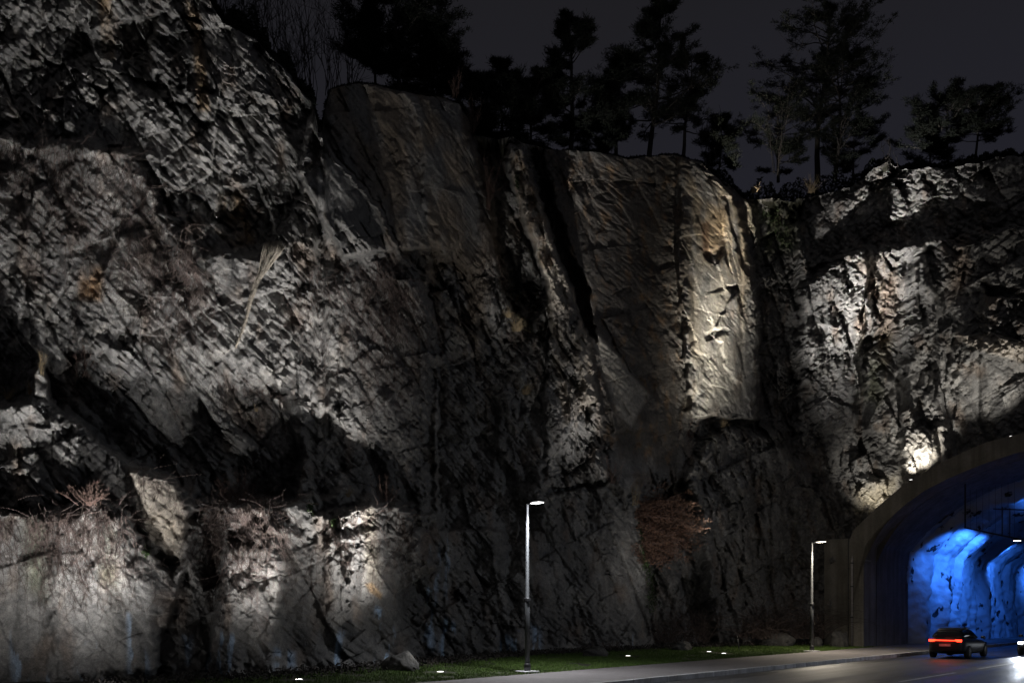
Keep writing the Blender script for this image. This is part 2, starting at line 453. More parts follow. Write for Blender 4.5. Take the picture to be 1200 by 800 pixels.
    reg([(812, 530), (836, 560), (862, 590), (850, 595), (822, 556)], .9, 2)                                                      # slanting cleft
    # end wall above the portal
    reg([(930, 236), (1000, 210), (1040, 190), (1200, 180), (1540, 150), (1540, 270), (1180, 268), (1132, 285), (1090, 280), (1050, 292), (1000, 288), (950, 330)], 2.0, 4, 0, -.5, (1050, 250))   # upper tier
    reg([(938, 345), (975, 300), (1010, 290), (1030, 330), (1010, 400), (1000, 500), (960, 500), (940, 440)], -1.0, 6)
    reg([(1008, 400), (1040, 380), (1060, 420), (1058, 520), (1030, 560), (1006, 560)], .8, 5)
    reg([(1058, 330), (1080, 290), (1096, 340), (1104, 420), (1112, 560), (1056, 580), (1060, 450)], -.8, 6)
    reg([(1020, 285), (1070, 300), (1066, 380), (1040, 390), (1016, 350)], .5, 4)
    reg([(1120, 395), (1160, 390), (1200, 402), (1220, 420), (1200, 432), (1150, 415)], -.5, 3)
    reg([(1152, 330), (1210, 345), (1215, 352), (1160, 345)], .8, 2)
    return D

# how broken each part of the face is
def rough_map(px, py):
    r = np.ones(px.shape)
    def z(P, v, soft=14):
        k = colslice(P)
        w = sstep(-soft, soft, sdist(px[:, k], py[:, k], P)); r[:, k] = r[:, k]*(1-w)+v*w
    z([(375, 90), (545, 115), (580, 300), (480, 300), (380, 250)], .22)
    z([(640, 170), (800, 180), (800, 560), (720, 560), (690, 420), (650, 250)], .26)
    z([(-400, 165), (160, 180), (330, 300), (470, 300), (505, 430), (480, 580), (-400, 580)], .56)
    z([(-400, -300), (240, -30), (380, 160), (330, 300), (160, 180), (-400, 165)], .78)
    z([(935, 240), (1300, 200), (1300, 430), (1010, 560), (935, 490)], .72)
    z([(800, 190), (885, 235), (888, 490), (806, 490)], .12)
    z([(262, 640), (470, 620), (480, 800), (262, 800)], .42)
    z([(620, 620), (760, 600), (764, 800), (600, 800)], .5)
    z([(820, 520), (1000, 520), (1000, 800), (830, 800)], .8)
    z([(1100, 430), (1300, 420), (1300, 560), (1080, 560)], .5)
    z([(-400, 600), (210, 600), (180, 840), (-400, 840)], .2)
    z([(145, 545), (230, 560), (220, 660), (160, 640)], .25, 6)
    return r

NC, NR = 1180, 800
pxs = np.concatenate([np.linspace(-330, -10, 110, endpoint=False), np.linspace(-10, 1210, NC-180, endpoint=False), np.linspace(1210, 1520, 70)])
NC = len(pxs)
topy = lut(pxs, TOP)+2.2*fbm(pxs/16, pxs*0+.5, 9, 4)*(1+1.5*(pxs > 900))
basY = lut(pxs, BASE)
boty = HOR+F*(CH+.5)/basY+6
ap = np.array(arch_px)
T = np.linspace(0, 1, NR)[:, None]
PX = np.repeat(pxs[None, :], NR, 0)
PY = boty[None, :]*(1-T)+topy[None, :]*T
D0 = relief(PX, PY)
RM = rough_map(PX, PY)
Xm = (PX-600)/F*D0; Zm = CH+(HOR-PY)/F*D0
lean = np.interp(PX, [-300, 400, 700, 850, 1300], [.38, .30, .28, .05, -.12])
xs = Xm*1.25+lean*Zm+.22*fbm(Xm/2.5, Zm/2.5, 61, 3); zs = Zm-.25*Xm+.22*fbm(Xm/2.5, Zm/2.5, 71, 3)
f1, e1, h1 = facets(xs, zs, 2.6, 5.2, 101, .55, .30)
f2, e2, h2_ = facets(xs+.2*f1, zs, 1.05, 1.9, 131, .26, .45)
f3, e3, h3 = facets(xs, zs+.3*f2, .42, .62, 161, .10, .5)
f4, e4, h4 = facets(xs+.1*f3, zs, .17, .22, 191, .035, .45)
def rot(a):
    c, s = math.cos(R(a)), math.sin(R(a)); return c*xs+s*zs, -s*xs+c*zs
g1 = scoops(*rot(13), 1.35, 3.6, 801, .15, .42, -.34); g1 -= g1.mean()
mk_ = sstep(-.12, .12, fbm(Xm/3.1, Zm/2.7, 851, 4))
g2 = scoops(*rot(-14), .60, 1.5, 811, .08, .22, -.17)*mk_+(1-mk_)*scoops(*rot(30), .70, 1.45, 861, .10, .25, -.16); g2 -= g2.mean()
g3 = scoops(*rot(38), .27, .46, 821, .035, .11, -.085); g3 -= g3.mean()
MD = np.clip(.75+1.5*fbm(Xm/2.6, Zm/3.4, 831, 4), .12, 1.7); MD2 = np.clip(.9+1.8*fbm(Xm/3.5, Zm/2.5, 841, 4), .1, 2.2)
fr = fbm(xs/1.7, zs/2.4, 201, 6, .55, True)
fb = fbm(Xm/.5, Zm/.5, 231, 5, .6)
crack = (np.exp(-e1*e1/.0006)*.10+np.exp(-e2*e2/.003)*.06)*np.clip(.5+1.2*fbm(Xm/1.5, Zm/1.5, 281, 3), 0, 1)
det = RM**2*.75*f1+RM*(.45*f2+.4*f3+.9*f4)*MD2-(.05+.95*RM)*(.95*g1+(1.15*g2+1.3*g3)*MD)+(.25+.75*RM)*(-.07*fr+.10*fb)+(.1+.9*RM**2)*crack
smooth_fl = fbm((Xm+.2*Zm)/.6, Zm/5, 251, 4, .55)            # long vertical fluting on the smooth slabs
det = det+(1.15-RM)*(.045*smooth_fl+.30*fbm(Xm/3.2, Zm/4, 261, 3))
# drill marks left by blasting: vertical half-round grooves
for gx_, y0, y1 in ((965, 300, 430), (978, 330, 420), (1006, 290, 380), (1060, 300, 480), (1077, 280, 560), (1095, 290, 470), (1146, 400, 500), (812, 250, 480), (868, 270, 470), (1118, 270, 350), (905, 260, 480), (212, 60, 210), (330, 120, 260), (352, 200, 300)):
    w_ = 2.6
    det = det+.16*np.exp(-((PX-gx_-.01*(PY-y0)-1.5*perlin(PY/30, PX*0+gx_, 7))/w_)**2)*sstep(y0-10, y0+10, PY)*sstep(y1+10, y1-10, PY)
DD = D0+1.0*det
Xw = (PX-600)/F*DD; Zw = CH+(HOR-PY)/F*DD
V = np.stack([Xw, DD, Zw], -1)
# the plateau behind the rim
rows = [V]
last = V[-1]
sl = np.interp(pxs, [-300, 240, 380, 900, 1500], [.6, .5, .18, .12, .12])
for dist in (.6, 1.6, 3.5, 8, 18, 45):
    p = last.copy(); s_ = (last[:, 1]+dist)/last[:, 1]
    p[:, 0] *= s_; p[:, 1] += dist; p[:, 2] += sl*dist+.25*fbm(p[:, 0]/2, p[:, 1]/2, 300, 3)-.1
    rows.append(p[None])
VV = np.concatenate(rows, 0); NRR = VV.shape[0]
# ---- mineral colour
warm = np.clip(fbm(Xm/3, Zm/5, 401, 5)*1.6+.1, 0, 1)
col = np.array([.235, .23, .222])[None, None]*(.72+.5*h1[..., None]*.6+.35*h2_[..., None])
col = col*(.85+.35*fbm(Xm/1.2, Zm/1.6, 411, 5)[..., None])
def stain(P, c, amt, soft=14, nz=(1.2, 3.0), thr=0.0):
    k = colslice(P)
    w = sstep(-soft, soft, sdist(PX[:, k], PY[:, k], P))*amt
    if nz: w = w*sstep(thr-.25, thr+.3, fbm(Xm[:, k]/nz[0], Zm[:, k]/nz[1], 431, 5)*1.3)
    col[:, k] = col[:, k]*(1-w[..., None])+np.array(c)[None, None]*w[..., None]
ochre = (.25, .18, .11); rust = (.19, .14, .105); pale = (.40, .385, .35); moss = (.07, .085, .03); darkm = (.075, .073, .07)
ALL = [(-400, -300), (1600, -300), (1600, 900), (-400, 900)]
stain(ALL, rust, .55, nz=(.8, 2.2), thr=.35)
stain(ALL, darkm, .6, nz=(.5, 3.5), thr=.38)
stain([(375, 90), (560, 115), (590, 300), (560, 420), (470, 300)], (.20, .16, .12), .75, thr=-.1)
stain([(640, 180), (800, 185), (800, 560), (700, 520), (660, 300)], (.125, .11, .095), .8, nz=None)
stain([(640, 180), (800, 185), (800, 560), (700, 520), (660, 300)], (.25, .16, .09), .7, nz=(.5, 1.0), thr=.30)
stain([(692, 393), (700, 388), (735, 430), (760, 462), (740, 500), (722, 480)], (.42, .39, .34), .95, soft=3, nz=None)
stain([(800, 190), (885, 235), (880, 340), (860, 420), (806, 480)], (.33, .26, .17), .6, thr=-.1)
stain([(822, 262), (832, 258), (832, 300), (824, 310)], (.12, .06, .03), .8, soft=3, nz=None)
stain([(834, 240), (850, 245), (848, 300), (832, 300)], (.29, .205, .115), .7, soft=7, nz=None)
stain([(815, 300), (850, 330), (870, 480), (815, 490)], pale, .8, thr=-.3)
stain([(255, 228), (280, 224), (300, 285), (276, 290), (252, 270)], ochre, .85, soft=5, thr=-.3)
stain([(95, 310), (120, 312), (118, 352), (92, 350)], (.33, .20, .10), .8, soft=6, thr=-.1)
stain([(112, -20), (128, -20), (134, 70), (122, 70)], ochre, .8, soft=4, thr=-.2)
stain([(214, -10), (236, 20), (246, 130), (232, 130), (226, 50)], ochre, .8, soft=4, thr=-.1)
stain([(1020, 300), (1055, 310), (1048, 400), (1020, 420), (1000, 380)], (.21, .155, .115), .7, thr=-.1)
stain([(1118, 280), (1138, 275), (1132, 330), (1115, 350)], (.24, .175, .125), .7, thr=-.2)
stain([(150, 552), (205, 565), (224, 610), (210, 660), (172, 630)], (.25, .22, .18), .8, soft=8, nz=None)
stain([(424, 600), (440, 590), (446, 690), (430, 690)], (.2, .175, .13), .6, soft=6, thr=-.2)
stain([(428, 684), (436, 682), (448, 696), (446, 702), (434, 694)], (.32, .22, .12), .8, soft=2, nz=None)
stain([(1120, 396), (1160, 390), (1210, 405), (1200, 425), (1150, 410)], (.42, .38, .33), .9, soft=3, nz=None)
stain([(880, 228), (935, 236), (932, 290), (890, 300)], (.10, .115, .05), .7, thr=-.2)
stain([(1012, 400), (1040, 395), (1036, 470), (1010, 480)], (.09, .10, .045), .6, thr=-.1)
stain([(120, 590), (150, 590), (150, 690), (120, 680)], (.12, .15, .07), .5, thr=0)
stain([(30, 600), (55, 600), (52, 700), (30, 690)], (.10, .12, .06), .6, thr=-.1)
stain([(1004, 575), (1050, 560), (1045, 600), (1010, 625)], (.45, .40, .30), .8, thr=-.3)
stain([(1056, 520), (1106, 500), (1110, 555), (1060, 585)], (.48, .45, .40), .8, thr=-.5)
stain([(592, 172), (610, 176), (640, 250), (655, 300), (690, 400), (700, 470), (660, 500), (645, 390), (640, 330), (610, 250)], (.36, .32, .27), .8, soft=4, thr=-.25)
stain([(598, 180), (612, 180), (645, 270), (650, 320), (632, 310), (610, 240)], (.24, .17, .11), .7, soft=4, nz=(.4, .8), thr=.0)
# bluish reflections on the wet rock foot, painted into its colour
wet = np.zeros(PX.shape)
def blue_sheen(P, amt=1.0):
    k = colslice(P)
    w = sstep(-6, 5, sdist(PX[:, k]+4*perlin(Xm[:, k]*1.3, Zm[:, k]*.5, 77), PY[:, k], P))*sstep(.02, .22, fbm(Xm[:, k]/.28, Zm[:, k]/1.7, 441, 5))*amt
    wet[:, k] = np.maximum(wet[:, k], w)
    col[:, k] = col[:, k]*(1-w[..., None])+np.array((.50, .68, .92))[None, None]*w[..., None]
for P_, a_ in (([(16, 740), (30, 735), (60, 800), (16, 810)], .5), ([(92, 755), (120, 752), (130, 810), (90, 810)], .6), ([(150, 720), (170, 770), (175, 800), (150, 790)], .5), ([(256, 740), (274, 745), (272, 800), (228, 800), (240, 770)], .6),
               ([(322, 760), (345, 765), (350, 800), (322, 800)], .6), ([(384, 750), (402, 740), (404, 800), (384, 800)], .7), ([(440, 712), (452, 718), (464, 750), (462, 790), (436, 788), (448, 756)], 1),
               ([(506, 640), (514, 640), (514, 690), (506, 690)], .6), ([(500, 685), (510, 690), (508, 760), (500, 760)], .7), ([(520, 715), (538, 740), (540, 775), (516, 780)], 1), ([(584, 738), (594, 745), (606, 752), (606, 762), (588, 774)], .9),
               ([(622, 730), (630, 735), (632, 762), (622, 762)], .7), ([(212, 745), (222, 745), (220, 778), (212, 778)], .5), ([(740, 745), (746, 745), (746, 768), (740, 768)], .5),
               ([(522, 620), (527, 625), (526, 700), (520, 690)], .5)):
    blue_sheen(P_, a_)
tint = np.zeros((NRR, NC, 4), np.float32)
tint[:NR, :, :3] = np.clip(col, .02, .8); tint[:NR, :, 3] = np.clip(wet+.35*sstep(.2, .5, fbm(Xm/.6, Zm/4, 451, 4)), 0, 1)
tint[NR:, :, :3] = (.03, .03, .02)
i0 = (np.arange(NRR-1)[:, None]*NC+np.arange(NC-1)[None, :]).ravel()
Q = np.stack([i0, i0+1, i0+1+NC, i0+NC], 1)
archy = np.interp(pxs, ap[:, 0], ap[:, 1])+3
hole = (PY > archy[None, :]) & (pxs[None, :] > 1003)          # the tunnel mouth is cut out of the rock
hole = np.concatenate([hole, np.zeros((NRR-NR, NC), bool)], 0).ravel()
Q = Q[~hole[Q].all(1)]
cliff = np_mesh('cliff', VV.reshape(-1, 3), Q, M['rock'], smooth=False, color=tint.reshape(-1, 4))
tag(cliff, 'tall blasted rock face with ledges and stained buttresses lit by floodlights', 'cliff', kind='structure')

def surf(px, py):
    """distance of the finished rock on a sight line"""
    c = np.clip(np.interp(px, pxs, np.arange(NC)), 0, NC-2); c0 = int(c); fc = c-c0
    t = (boty[c0]-py)/(boty[c0]-topy[c0])*(NR-1); t = min(max(t, 0), NR-2); r0 = int(t); ft = t-r0
    a = DD[r0, c0]*(1-fc)+DD[r0, c0+1]*fc; b = DD[r0+1, c0]*(1-fc)+DD[r0+1, c0+1]*fc
    return float(a*(1-ft)+b*ft)
def rock_pt(px, py, off=0.0):
    return at(px, py, surf(px, py)-off)
# ------------------------------------------------------------------ world: dim overcast night
wd = bpy.data.worlds.new('World'); S.world = wd; wd.use_nodes = True
nt = wd.node_tree; bg = nt.nodes['Background']
tc = nt.nodes.new('ShaderNodeTexCoord'); sp = nt.nodes.new('ShaderNodeSeparateXYZ'); nt.links.new(tc.outputs['Generated'], sp.inputs[0])
cr = nt.nodes.new('ShaderNodeValToRGB'); e = cr.color_ramp.elements
e[0].position = .36; e[0].color = (.0165, .0168, .0245, 1); e[1].position = .66; e[1].color = (.0128, .0122, .0138, 1)
nz = nt.nodes.new('ShaderNodeTexNoise'); nz.inputs['Scale'].default_value = 1.6; nz.inputs['Detail'].default_value = 4
nt.links.new(tc.outputs['Generated'], nz.inputs['Vector'])
ma = nt.nodes.new('ShaderNodeMath'); ma.operation = 'MULTIPLY_ADD'; ma.inputs[1].default_value = .35
nt.links.new(nz.outputs['Fac'], ma.inputs[0]); nt.links.new(sp.outputs['Z'], ma.inputs[2])
sb = nt.nodes.new('ShaderNodeMath'); sb.operation = 'SUBTRACT'; sb.inputs[1].default_value = .17
nt.links.new(ma.outputs[0], sb.inputs[0]); nt.links.new(sb.outputs[0], cr.inputs['Fac'])
nt.links.new(cr.outputs['Color'], bg.inputs['Color']); bg.inputs['Strength'].default_value = .95

IESK = 14.15/1000
def spot(name, loc, target, power, angle, blend=.6, col=(1, .95, .88), rad=.04):
    l = bpy.data.lights.new(name, 'SPOT'); l.energy = power; l.spot_size = R(angle); l.spot_blend = blend
    l.color = col; l.shadow_soft_size = rad
    if blend >= 1:                       # floodlight optics: a peaked beam with a long soft skirt
        h = angle/2; s_ = .60*h; l.spot_size = R(min(170, angle*2.1)); l.spot_blend = .5
        th = [i*2.0 for i in range(46)]
        tx = bpy.data.texts.new('beam_profile')
        tx.write('IESNA:LM-63-1995\nTILT=NONE\n1 1 1 46 1 1 2 0 0 0\n1 1 1\n'+' '.join('%.1f' % t for t in th)+'\n0\n'+' '.join('%.4f' % (1000*(.93*math.exp(-(t/s_)**2)+.07*math.exp(-(t/(1.6*s_))**2))) for t in th)+'\n')
        l.use_nodes = True; n_ = l.node_tree; em = n_.nodes['Emission']
        ie = n_.nodes.new('ShaderNodeTexIES'); ie.mode = 'INTERNAL'; ie.ies = tx; ie.inputs['Strength'].default_value = IESK
        n_.links.new(ie.outputs['Fac'], em.inputs['Strength'])
    o = bpy.data.objects.new(name, l); COL.objects.link(o); o.location = loc
    o.rotation_euler = (Vector(target)-Vector(loc)).to_track_quat('-Z', 'Y').to_euler()
    return o

def uplight(loc, label, target=None, power=0, angle=60, col=(1, .965, .92), blend=.6, extra=()):
    """round floodlight set into the turf: housing > glass lens"""
    t = empty('ground_uplight', loc)
    tag(t, label, 'uplight', 'ground uplights along the foot of the cliff')
    m = MB(); m.lathe([(.19, -.12), (.19, .02), (.165, .045), (.13, .045), (.13, .03)], n=20); m.build('housing', M['dark'], t, True)
    m = MB(); m.lathe([(.129, .02), (.129, .036), (.11, .05), (.05, .06), (.001, .062)], n=20); m.build('lens', M['lens'], t, True)
    for tg, pw, an, bl in ([(target, power, angle, blend)] if target is not None else [])+list(extra):
        spot('uplight_beam', Vector(loc)+Vector((0, 0, .16)), tg, pw, an, bl, col)
    return t
def gpt(px, py):
    """ground point on a sight line (lawn height followed)"""
    Y = F*CH/(py-HOR)
    for _ in range(8):
        z = gz(to_uv((px-600)/F*Y, Y)[1]); Y = F*(CH-z)/(py-HOR)
    p = at(px, py, Y); return p
def gw(x, y): return Vector((x, y, gz(to_uv(x, y)[1])))
G = 'ground uplights along the foot of the cliff'
uplight(gw(-10.4, 24.4), 'ground uplight in the grass left of the frame below the creeper column', at(125, 606, 28.6), 2800, 50, blend=1)
uplight(gw(-15.5, 22.0), 'ground uplight in the grass at the far left end of the row', at(-20, 610, 28), 900, 64, blend=1)
uplight(gpt(350, 797), 'small ground uplight at the lower edge of the lawn, nearest to the camera', at(306, 630, 31), 5000, 48, blend=1)
uplight(gpt(516, 788), 'ground uplight in the grass between the nearest lamp post and the painted bluish sheen', at(430, 612, 34.5), 15000, 50, blend=1, extra=[(at(638, 320, 46.5), 17000, 19, 1)])
uplight(gpt(736, 769), 'ground uplight in the grass right of the nearer lamp post, by the cliff foot', at(684, 425, 50), 7500, 26, blend=1, extra=[(at(785, 622, 53), 2200, 42, 1)])
uplight(gpt(831, 764), 'left one of the close pair of ground uplights before the rocky recess', at(968, 445, 57), 160000, 17, blend=1)
uplight(gpt(848, 766), 'right one of the close pair of ground uplights before the rocky recess', at(848, 412, 56), 105000, 19, col=(1, .93, .8), blend=1)
# two wide floods further out by the kerb, below the picture, wash the upper left wall
FL = 'wide floodlights on the lawn'
for x, y, tx, ty, D_, pw, an, lb in ((-6.8, 25.8, 250, 255, 34, 7600, 58, 'wide floodlight on the lawn just below the picture, right of its twin'), (-10.6, 23.6, 90, 210, 33, 8000, 80, 'wide floodlight on the lawn below the picture, left of its twin')):
    p = Vector((x, y, .05)); t = empty('wide_floodlight', p); tag(t, lb, 'floodlight', FL)
    m = MB(); m.box((0, 0, .02), (.42, .30, .16), .6); m.build('housing', M['dark'], t, bevel=.02)
    m = MB(); m.box((0, 0, .108), (.36, .24, .012), .6); m.build('lens', M['lens'], t)
    m = MB(); m.tube([(0, 0, -.2), (0, 0, -.05)], .04, 8); m.build('bracket', M['dark'], t)
    spot('wide_beam', p+Vector((0, 0, .16)), at(tx, ty, D_), pw, an, 1, (1, .98, .96), .05)
# city glow from the low cloud behind the viewer
sn = bpy.data.lights.new('city_glow', 'SUN'); sn.energy = .055; sn.angle = R(70); sn.color = (1, .97, .93)
so = bpy.data.objects.new('city_glow', sn); COL.objects.link(so); so.rotation_euler = (R(52), 0, R(-12))
# ------------------------------------------------------------------ ground, road, walk, kerb, lawn
def strip(name, pts_uvz, mat, label=None, cat=None, kind='structure'):
    """sheet from rows of (u, v, z) points"""
    m = MB(); nr, nc = len(pts_uvz), len(pts_uvz[0])
    m.add([W(*p) for r in pts_uvz for p in r], [(i*nc+j, i*nc+j+1, (i+1)*nc+j+1, (i+1)*nc+j) for i in range(nr-1) for j in range(nc-1)])
    o = m.build(name, mat); return tag(o, label, cat, None, kind)
RZ = -.12
m = MB(); m.add([(-600, -600, -.6), (900, -600, -.6), (900, 900, -.6), (-600, 900, -.6)], [(0, 1, 2, 3)])
tag(m.build('ground', M['ground']), 'dark bare ground spreading out around the road and cliff', 'ground', None, 'structure')
us = [-60+2.5*i for i in range(67)]
o = strip('road', [[(u, v, RZ-.02*abs(v+6)/6) for v in (.02, -3, -6, -9, -12, -14)] for u in us], M['asphalt'], 'dark asphalt road curving past the cliff into the tunnel', 'road')
for p in o.data.polygons: p.use_smooth = True
# the road's own grain runs along the kerb
o.data.transform(Matrix.Rotation(-math.atan2(AY, AX), 4, 'Z')); o.rotation_euler = (0, 0, math.atan2(AY, AX))
strip('far_verge', [[(u, v, -.05) for v in (-14.0, -40)] for u in us if u < 29], M['soil'], 'dark verge on the near side of the road', 'verge')
strip('sidewalk', [[(u, v, z) for v, z in ((.16, 0.0), (2, .02), (4.2, .03))] for u in us if u <= 30], M['walk'], 'grey asphalt footway between kerb and lawn running to the tunnel', 'sidewalk')
strip('tunnel_footway', [[(u, v, z) for v, z in ((.16, 0.0), (2, .02), (4.75, .03))] for u in us if u >= 30], M['walk'], 'narrow grey footway along the tunnel wall behind the kerb', 'footway')
kb = MB()
for i in range(96):
    u = -40+i*1.0
    c = W(u+.495, .08, -.09+.004*math.sin(i*1.7)); kb.box(c, (.985, .15, .25), math.atan2(AY, AX))
tag(kb.build('kerb', M['kerb'], bevel=.015), 'pale granite kerb stones lining the footway and road', 'kerb', None, 'structure')
def vb(u):   # where lawn meets the rock
    return 12.5
lawn = [[(u, 4.2+(15-4.2)*j/12, gz(4.2+(15-4.2)*j/12)+(.0 if j == 0 else .03*math.sin(u*.9+j)*math.cos(j*1.3))) for j in range(13)] for u in us if u < 31]
strip('lawn', lawn, M['soil'], 'green grass strip between footway and cliff foot', 'lawn')
# white dashes between the lanes
mk = MB()
def on_road(px, py):
    Y = F*(CH-RZ)/(py-HOR); return to_uv((px-600)/F*Y, Y)
for a in (-14.5, -5.5, 3.6, 12.6, 21.6, 30.6, 39.6, 48.6):
    v0 = -5.95; zz = RZ+.004
    mk.add([W(a, v0-.07, zz), W(a+6, v0-.07, zz), W(a+6, v0+.07, zz), W(a, v0+.07, zz)], [(0, 1, 2, 3)])
tag(mk.build('road_markings', M['paint']), 'worn white dashed lane line painted on the asphalt', 'road marking', None, 'structure')
# grass blades
NB = 150000
gu = rng.uniform(-17, 30, NB); gv = 4.2+rng.power(1.0, NB)*8.5
edge = 4.2+.12*np.sin(gu*2.1)+.08*np.sin(gu*5.3)
lamp_xy = np.array([tuple(o.location[:2]) for o in bpy.data.objects if o.name.startswith('ground_uplight')])
gx0 = OX+gu*AX+gv*NX; gy0 = OY+gu*AY+gv*NY
far = np.min(np.hypot(gx0[:, None]-lamp_xy[None, :, 0], gy0[:, None]-lamp_xy[None, :, 1]), 1) > .6
keep = far & (gv > edge+rng.uniform(-.05, .15, NB)) & (fbm(gu/1.5, gv/1.5, 500, 4) > -.32) & (gv < 9.6+1.5*fbm(gu/2, gu*0, 510, 3)+np.interp(gu, [-12, 5, 12, 25], [-.6, 1.5, 2, 1.5]))
gu, gv = gu[keep], gv[keep]; NB = len(gu)
gx = OX+gu*AX+gv*NX; gy = OY+gu*AY+gv*NY; gzz = np.minimum(.12, np.maximum(0, (gv-4.3)*.02))+.01
ht = rng.uniform(.03, .085, NB)*(1+.5*fbm(gu/.8, gv/.8, 520, 3)); an = rng.uniform(0, 6.28, NB); wd_ = rng.uniform(.008, .016, NB)
ln = rng.normal(0, .025, (NB, 2))
A_ = np.stack([gx-wd_*np.cos(an), gy-wd_*np.sin(an), gzz], 1); B_ = np.stack([gx+wd_*np.cos(an), gy+wd_*np.sin(an), gzz], 1)
C_ = np.stack([gx+ln[:, 0], gy+ln[:, 1], gzz+ht], 1)
Vg = np.stack([A_, B_, C_], 1).reshape(-1, 3)
gr = np_mesh('grass', Vg, np.arange(NB*3).reshape(-1, 3), M['grass'])
tag(gr, 'short green grass blades covering the lawn', 'grass', None, 'stuff')

# ------------------------------------------------------------------ street lamps
def street_lamp(p, H, label, led):
    t = empty('street_lamp', p, math.atan2(-NY, -NX)-R(14)); tag(t, label, 'street lamp', 'street lamps on the lawn beside the footway')
    m = MB(); m.box((0, 0, .03), (.62, .62, .10)); m.build('base_plate', M['kerb'], t, bevel=.015)
    m = MB(); m.lathe([(.12, .08), (.12, .30), (.105, .34)], n=20); m.build('foot_sleeve', M['dark'], t, True)
    m = MB(); m.lathe([(.09, .08), (.086, H*.43), (.066, H*.435), (.05, H-.02), (.042, H)], n=20); m.build('pole', M['steel'], t, True)
    m = MB(); m.lathe([(.112, H*.42), (.114, H*.425), (.114, H*.44), (.108, H*.445)], n=20); m.build('collar', M['dark'], t, True)
    m = MB(); m.box((.1, -.112, 1.1), (.005, .005, .005)); 
    m = MB(); m.tube([(-.09, 0, H-.03), (.3, 0, H+.0)], .03, 10); m.build('arm', M['dark'], t, True)
    hd = MB()
    st = [(.22, .05, .045), (.30, .13, .06), (.55, .17, .065), (.80, .14, .05), (.90, .05, .03)]
    vs = []; fs = []
    for x, w, h in st:
        for a in range(10):
            q = 2*math.pi*a/10; vs.append((x, w*math.cos(q), H+.015+h*max(-.45, math.sin(q))))
    for i in range(len(st)-1):
        for a in range(10): fs.append((i*10+a, i*10+(a+1) % 10, (i+1)*10+(a+1) % 10, (i+1)*10+a))
    fs += [tuple(range(9, -1, -1)), tuple(40+a for a in range(10))]
    hd.add(vs, fs); head = hd.build('lamp_head', M['dark'], t, True)
    m = MB(); m.box((.58, 0, H-.022), (.46, .22, .022)); m.build('led_panel', led, head)
    return t
l1 = gpt(618, 788); H1 = (788-590)/F*l1.y
street_lamp(l1, H1, 'nearer of the two grey street lamp posts, before the dark middle of the cliff', M['led'])
l2 = gpt(951.5, 763.5); H2 = (763.5-635)/F*l2.y
street_lamp(l2, H2, 'farther of the two grey street lamp posts, close to the tunnel portal', M['warmled'])
for p, H, e, c in ((l1, H1, 2100, (.95, .97, 1)), (l2, H2, 2100, (1, .88, .7))):
    d = Vector((-NX, -NY, 0))
    d.rotate(Matrix.Rotation(-R(14), 3, 'Z'))
    pl_ = bpy.data.lights.new('street_lamp_spill', 'POINT'); pl_.energy = 85; pl_.color = c; pl_.shadow_soft_size = .1
    po_ = bpy.data.objects.new('street_lamp_spill', pl_); COL.objects.link(po_); po_.location = p+d*.58+Vector((0, 0, H-.12))
    spot('street_lamp_beam', p+d*.58+Vector((0, 0, H-.06)), p+d*2.0, e, 150, .7, c, .12)
# a lamp further along the same row, out of the picture on the left, and the row across the road
street_lamp(Vector(W(-22, 4.8, .03)), 6, 'street lamp post out of the picture at the left end of the lawn', M['led'])
p = W(-22, 4.8, 0)
spot('street_lamp_beam', p+Vector((-NX*.6, -NY*.6, 5.9)), p+Vector((-NX*2.6, -NY*2.6, 0)), 900, 138, .8, (.95, .97, 1), .12)

fp = W(15, -16.5, -.05)
street_lamp(fp, 8, 'street lamp post across the road, out of the picture on the right', M['led'])
spot('street_lamp_beam', fp+Vector((NX*.7, NY*.7, 7.85)), W(7, 1, 0), 1500, 130, .7, (.82, .9, 1), .12)

# ------------------------------------------------------------------ tunnel portal
tp = empty('tunnel_portal', (0, 0, 0)); tag(tp, 'concrete tunnel portal with a wide dark arch and blue lit bore', 'tunnel portal')
def resample(pts, n):
    L = [0]
    for a, b in zip(pts, pts[1:]): L.append(L[-1]+math.hypot(b[0]-a[0], b[1]-a[1]))
    q = np.linspace(0, L[-1], n)
    return list(zip(np.interp(q, L, [p[0] for p in pts]), np.interp(q, L, [p[1] for p in pts])))
NS = 160
inn = resample(inner, NS)                                   # springing to crown, left half
out = [(-.98, -.3), (-.98, 5.0)]+[p for p in outer if p[0] > -.97]
def both(pts): return pts+[(2*WT-w, z) for w, z in pts[-2::-1]]
inn_l = both([(0, -.3)]+inn); 
# facade: one solid ring with depth, boards on its face
nO = len(inn_l)
o_half = resample([(-.98, -.3), (-.98, outer[0][1]-.9)]+outer, len(inn)+1); out_l = both(o_half)
RD = 2.1
m = MB(); vs = []
for w, z in inn_l: vs.append(W(UF, VJ-w, z))
for w, z in out_l: vs.append(W(UF, VJ-w, z))
for w, z in inn_l: vs.append(W(UF+RD, VJ-w, z))
for w, z in out_l: vs.append(W(UF+RD, VJ-w, z))
fs = []
for i in range(nO-1):
    fs.append((i, i+1, nO+i+1, nO+i)); fs.append((nO+i, nO+i+1, 3*nO+i+1, 3*nO+i)); fs.append((2*nO+i+1, 2*nO+i, 3*nO+i, 3*nO+i+1))
m.add(vs, fs)
fac = m.build('facade', M['facade'], tp)
fac.data.transform(Matrix.Rotation(-math.atan2(-NY, -NX), 4, 'Z')); fac.rotation_euler = (0, 0, math.atan2(-NY, -NX))
m = MB(); vs = []
for u in (UF, UF+RD-.06):
    for w, z in inn_l: vs.append(W(u, VJ-w-.004 if w < WT else VJ-w+.004, z-.004))
m.add(vs, [(i+1, i, nO+i, nO+i+1) for i in range(nO-1)]); m.build('entrance_ring', M['lining'], tp, True)
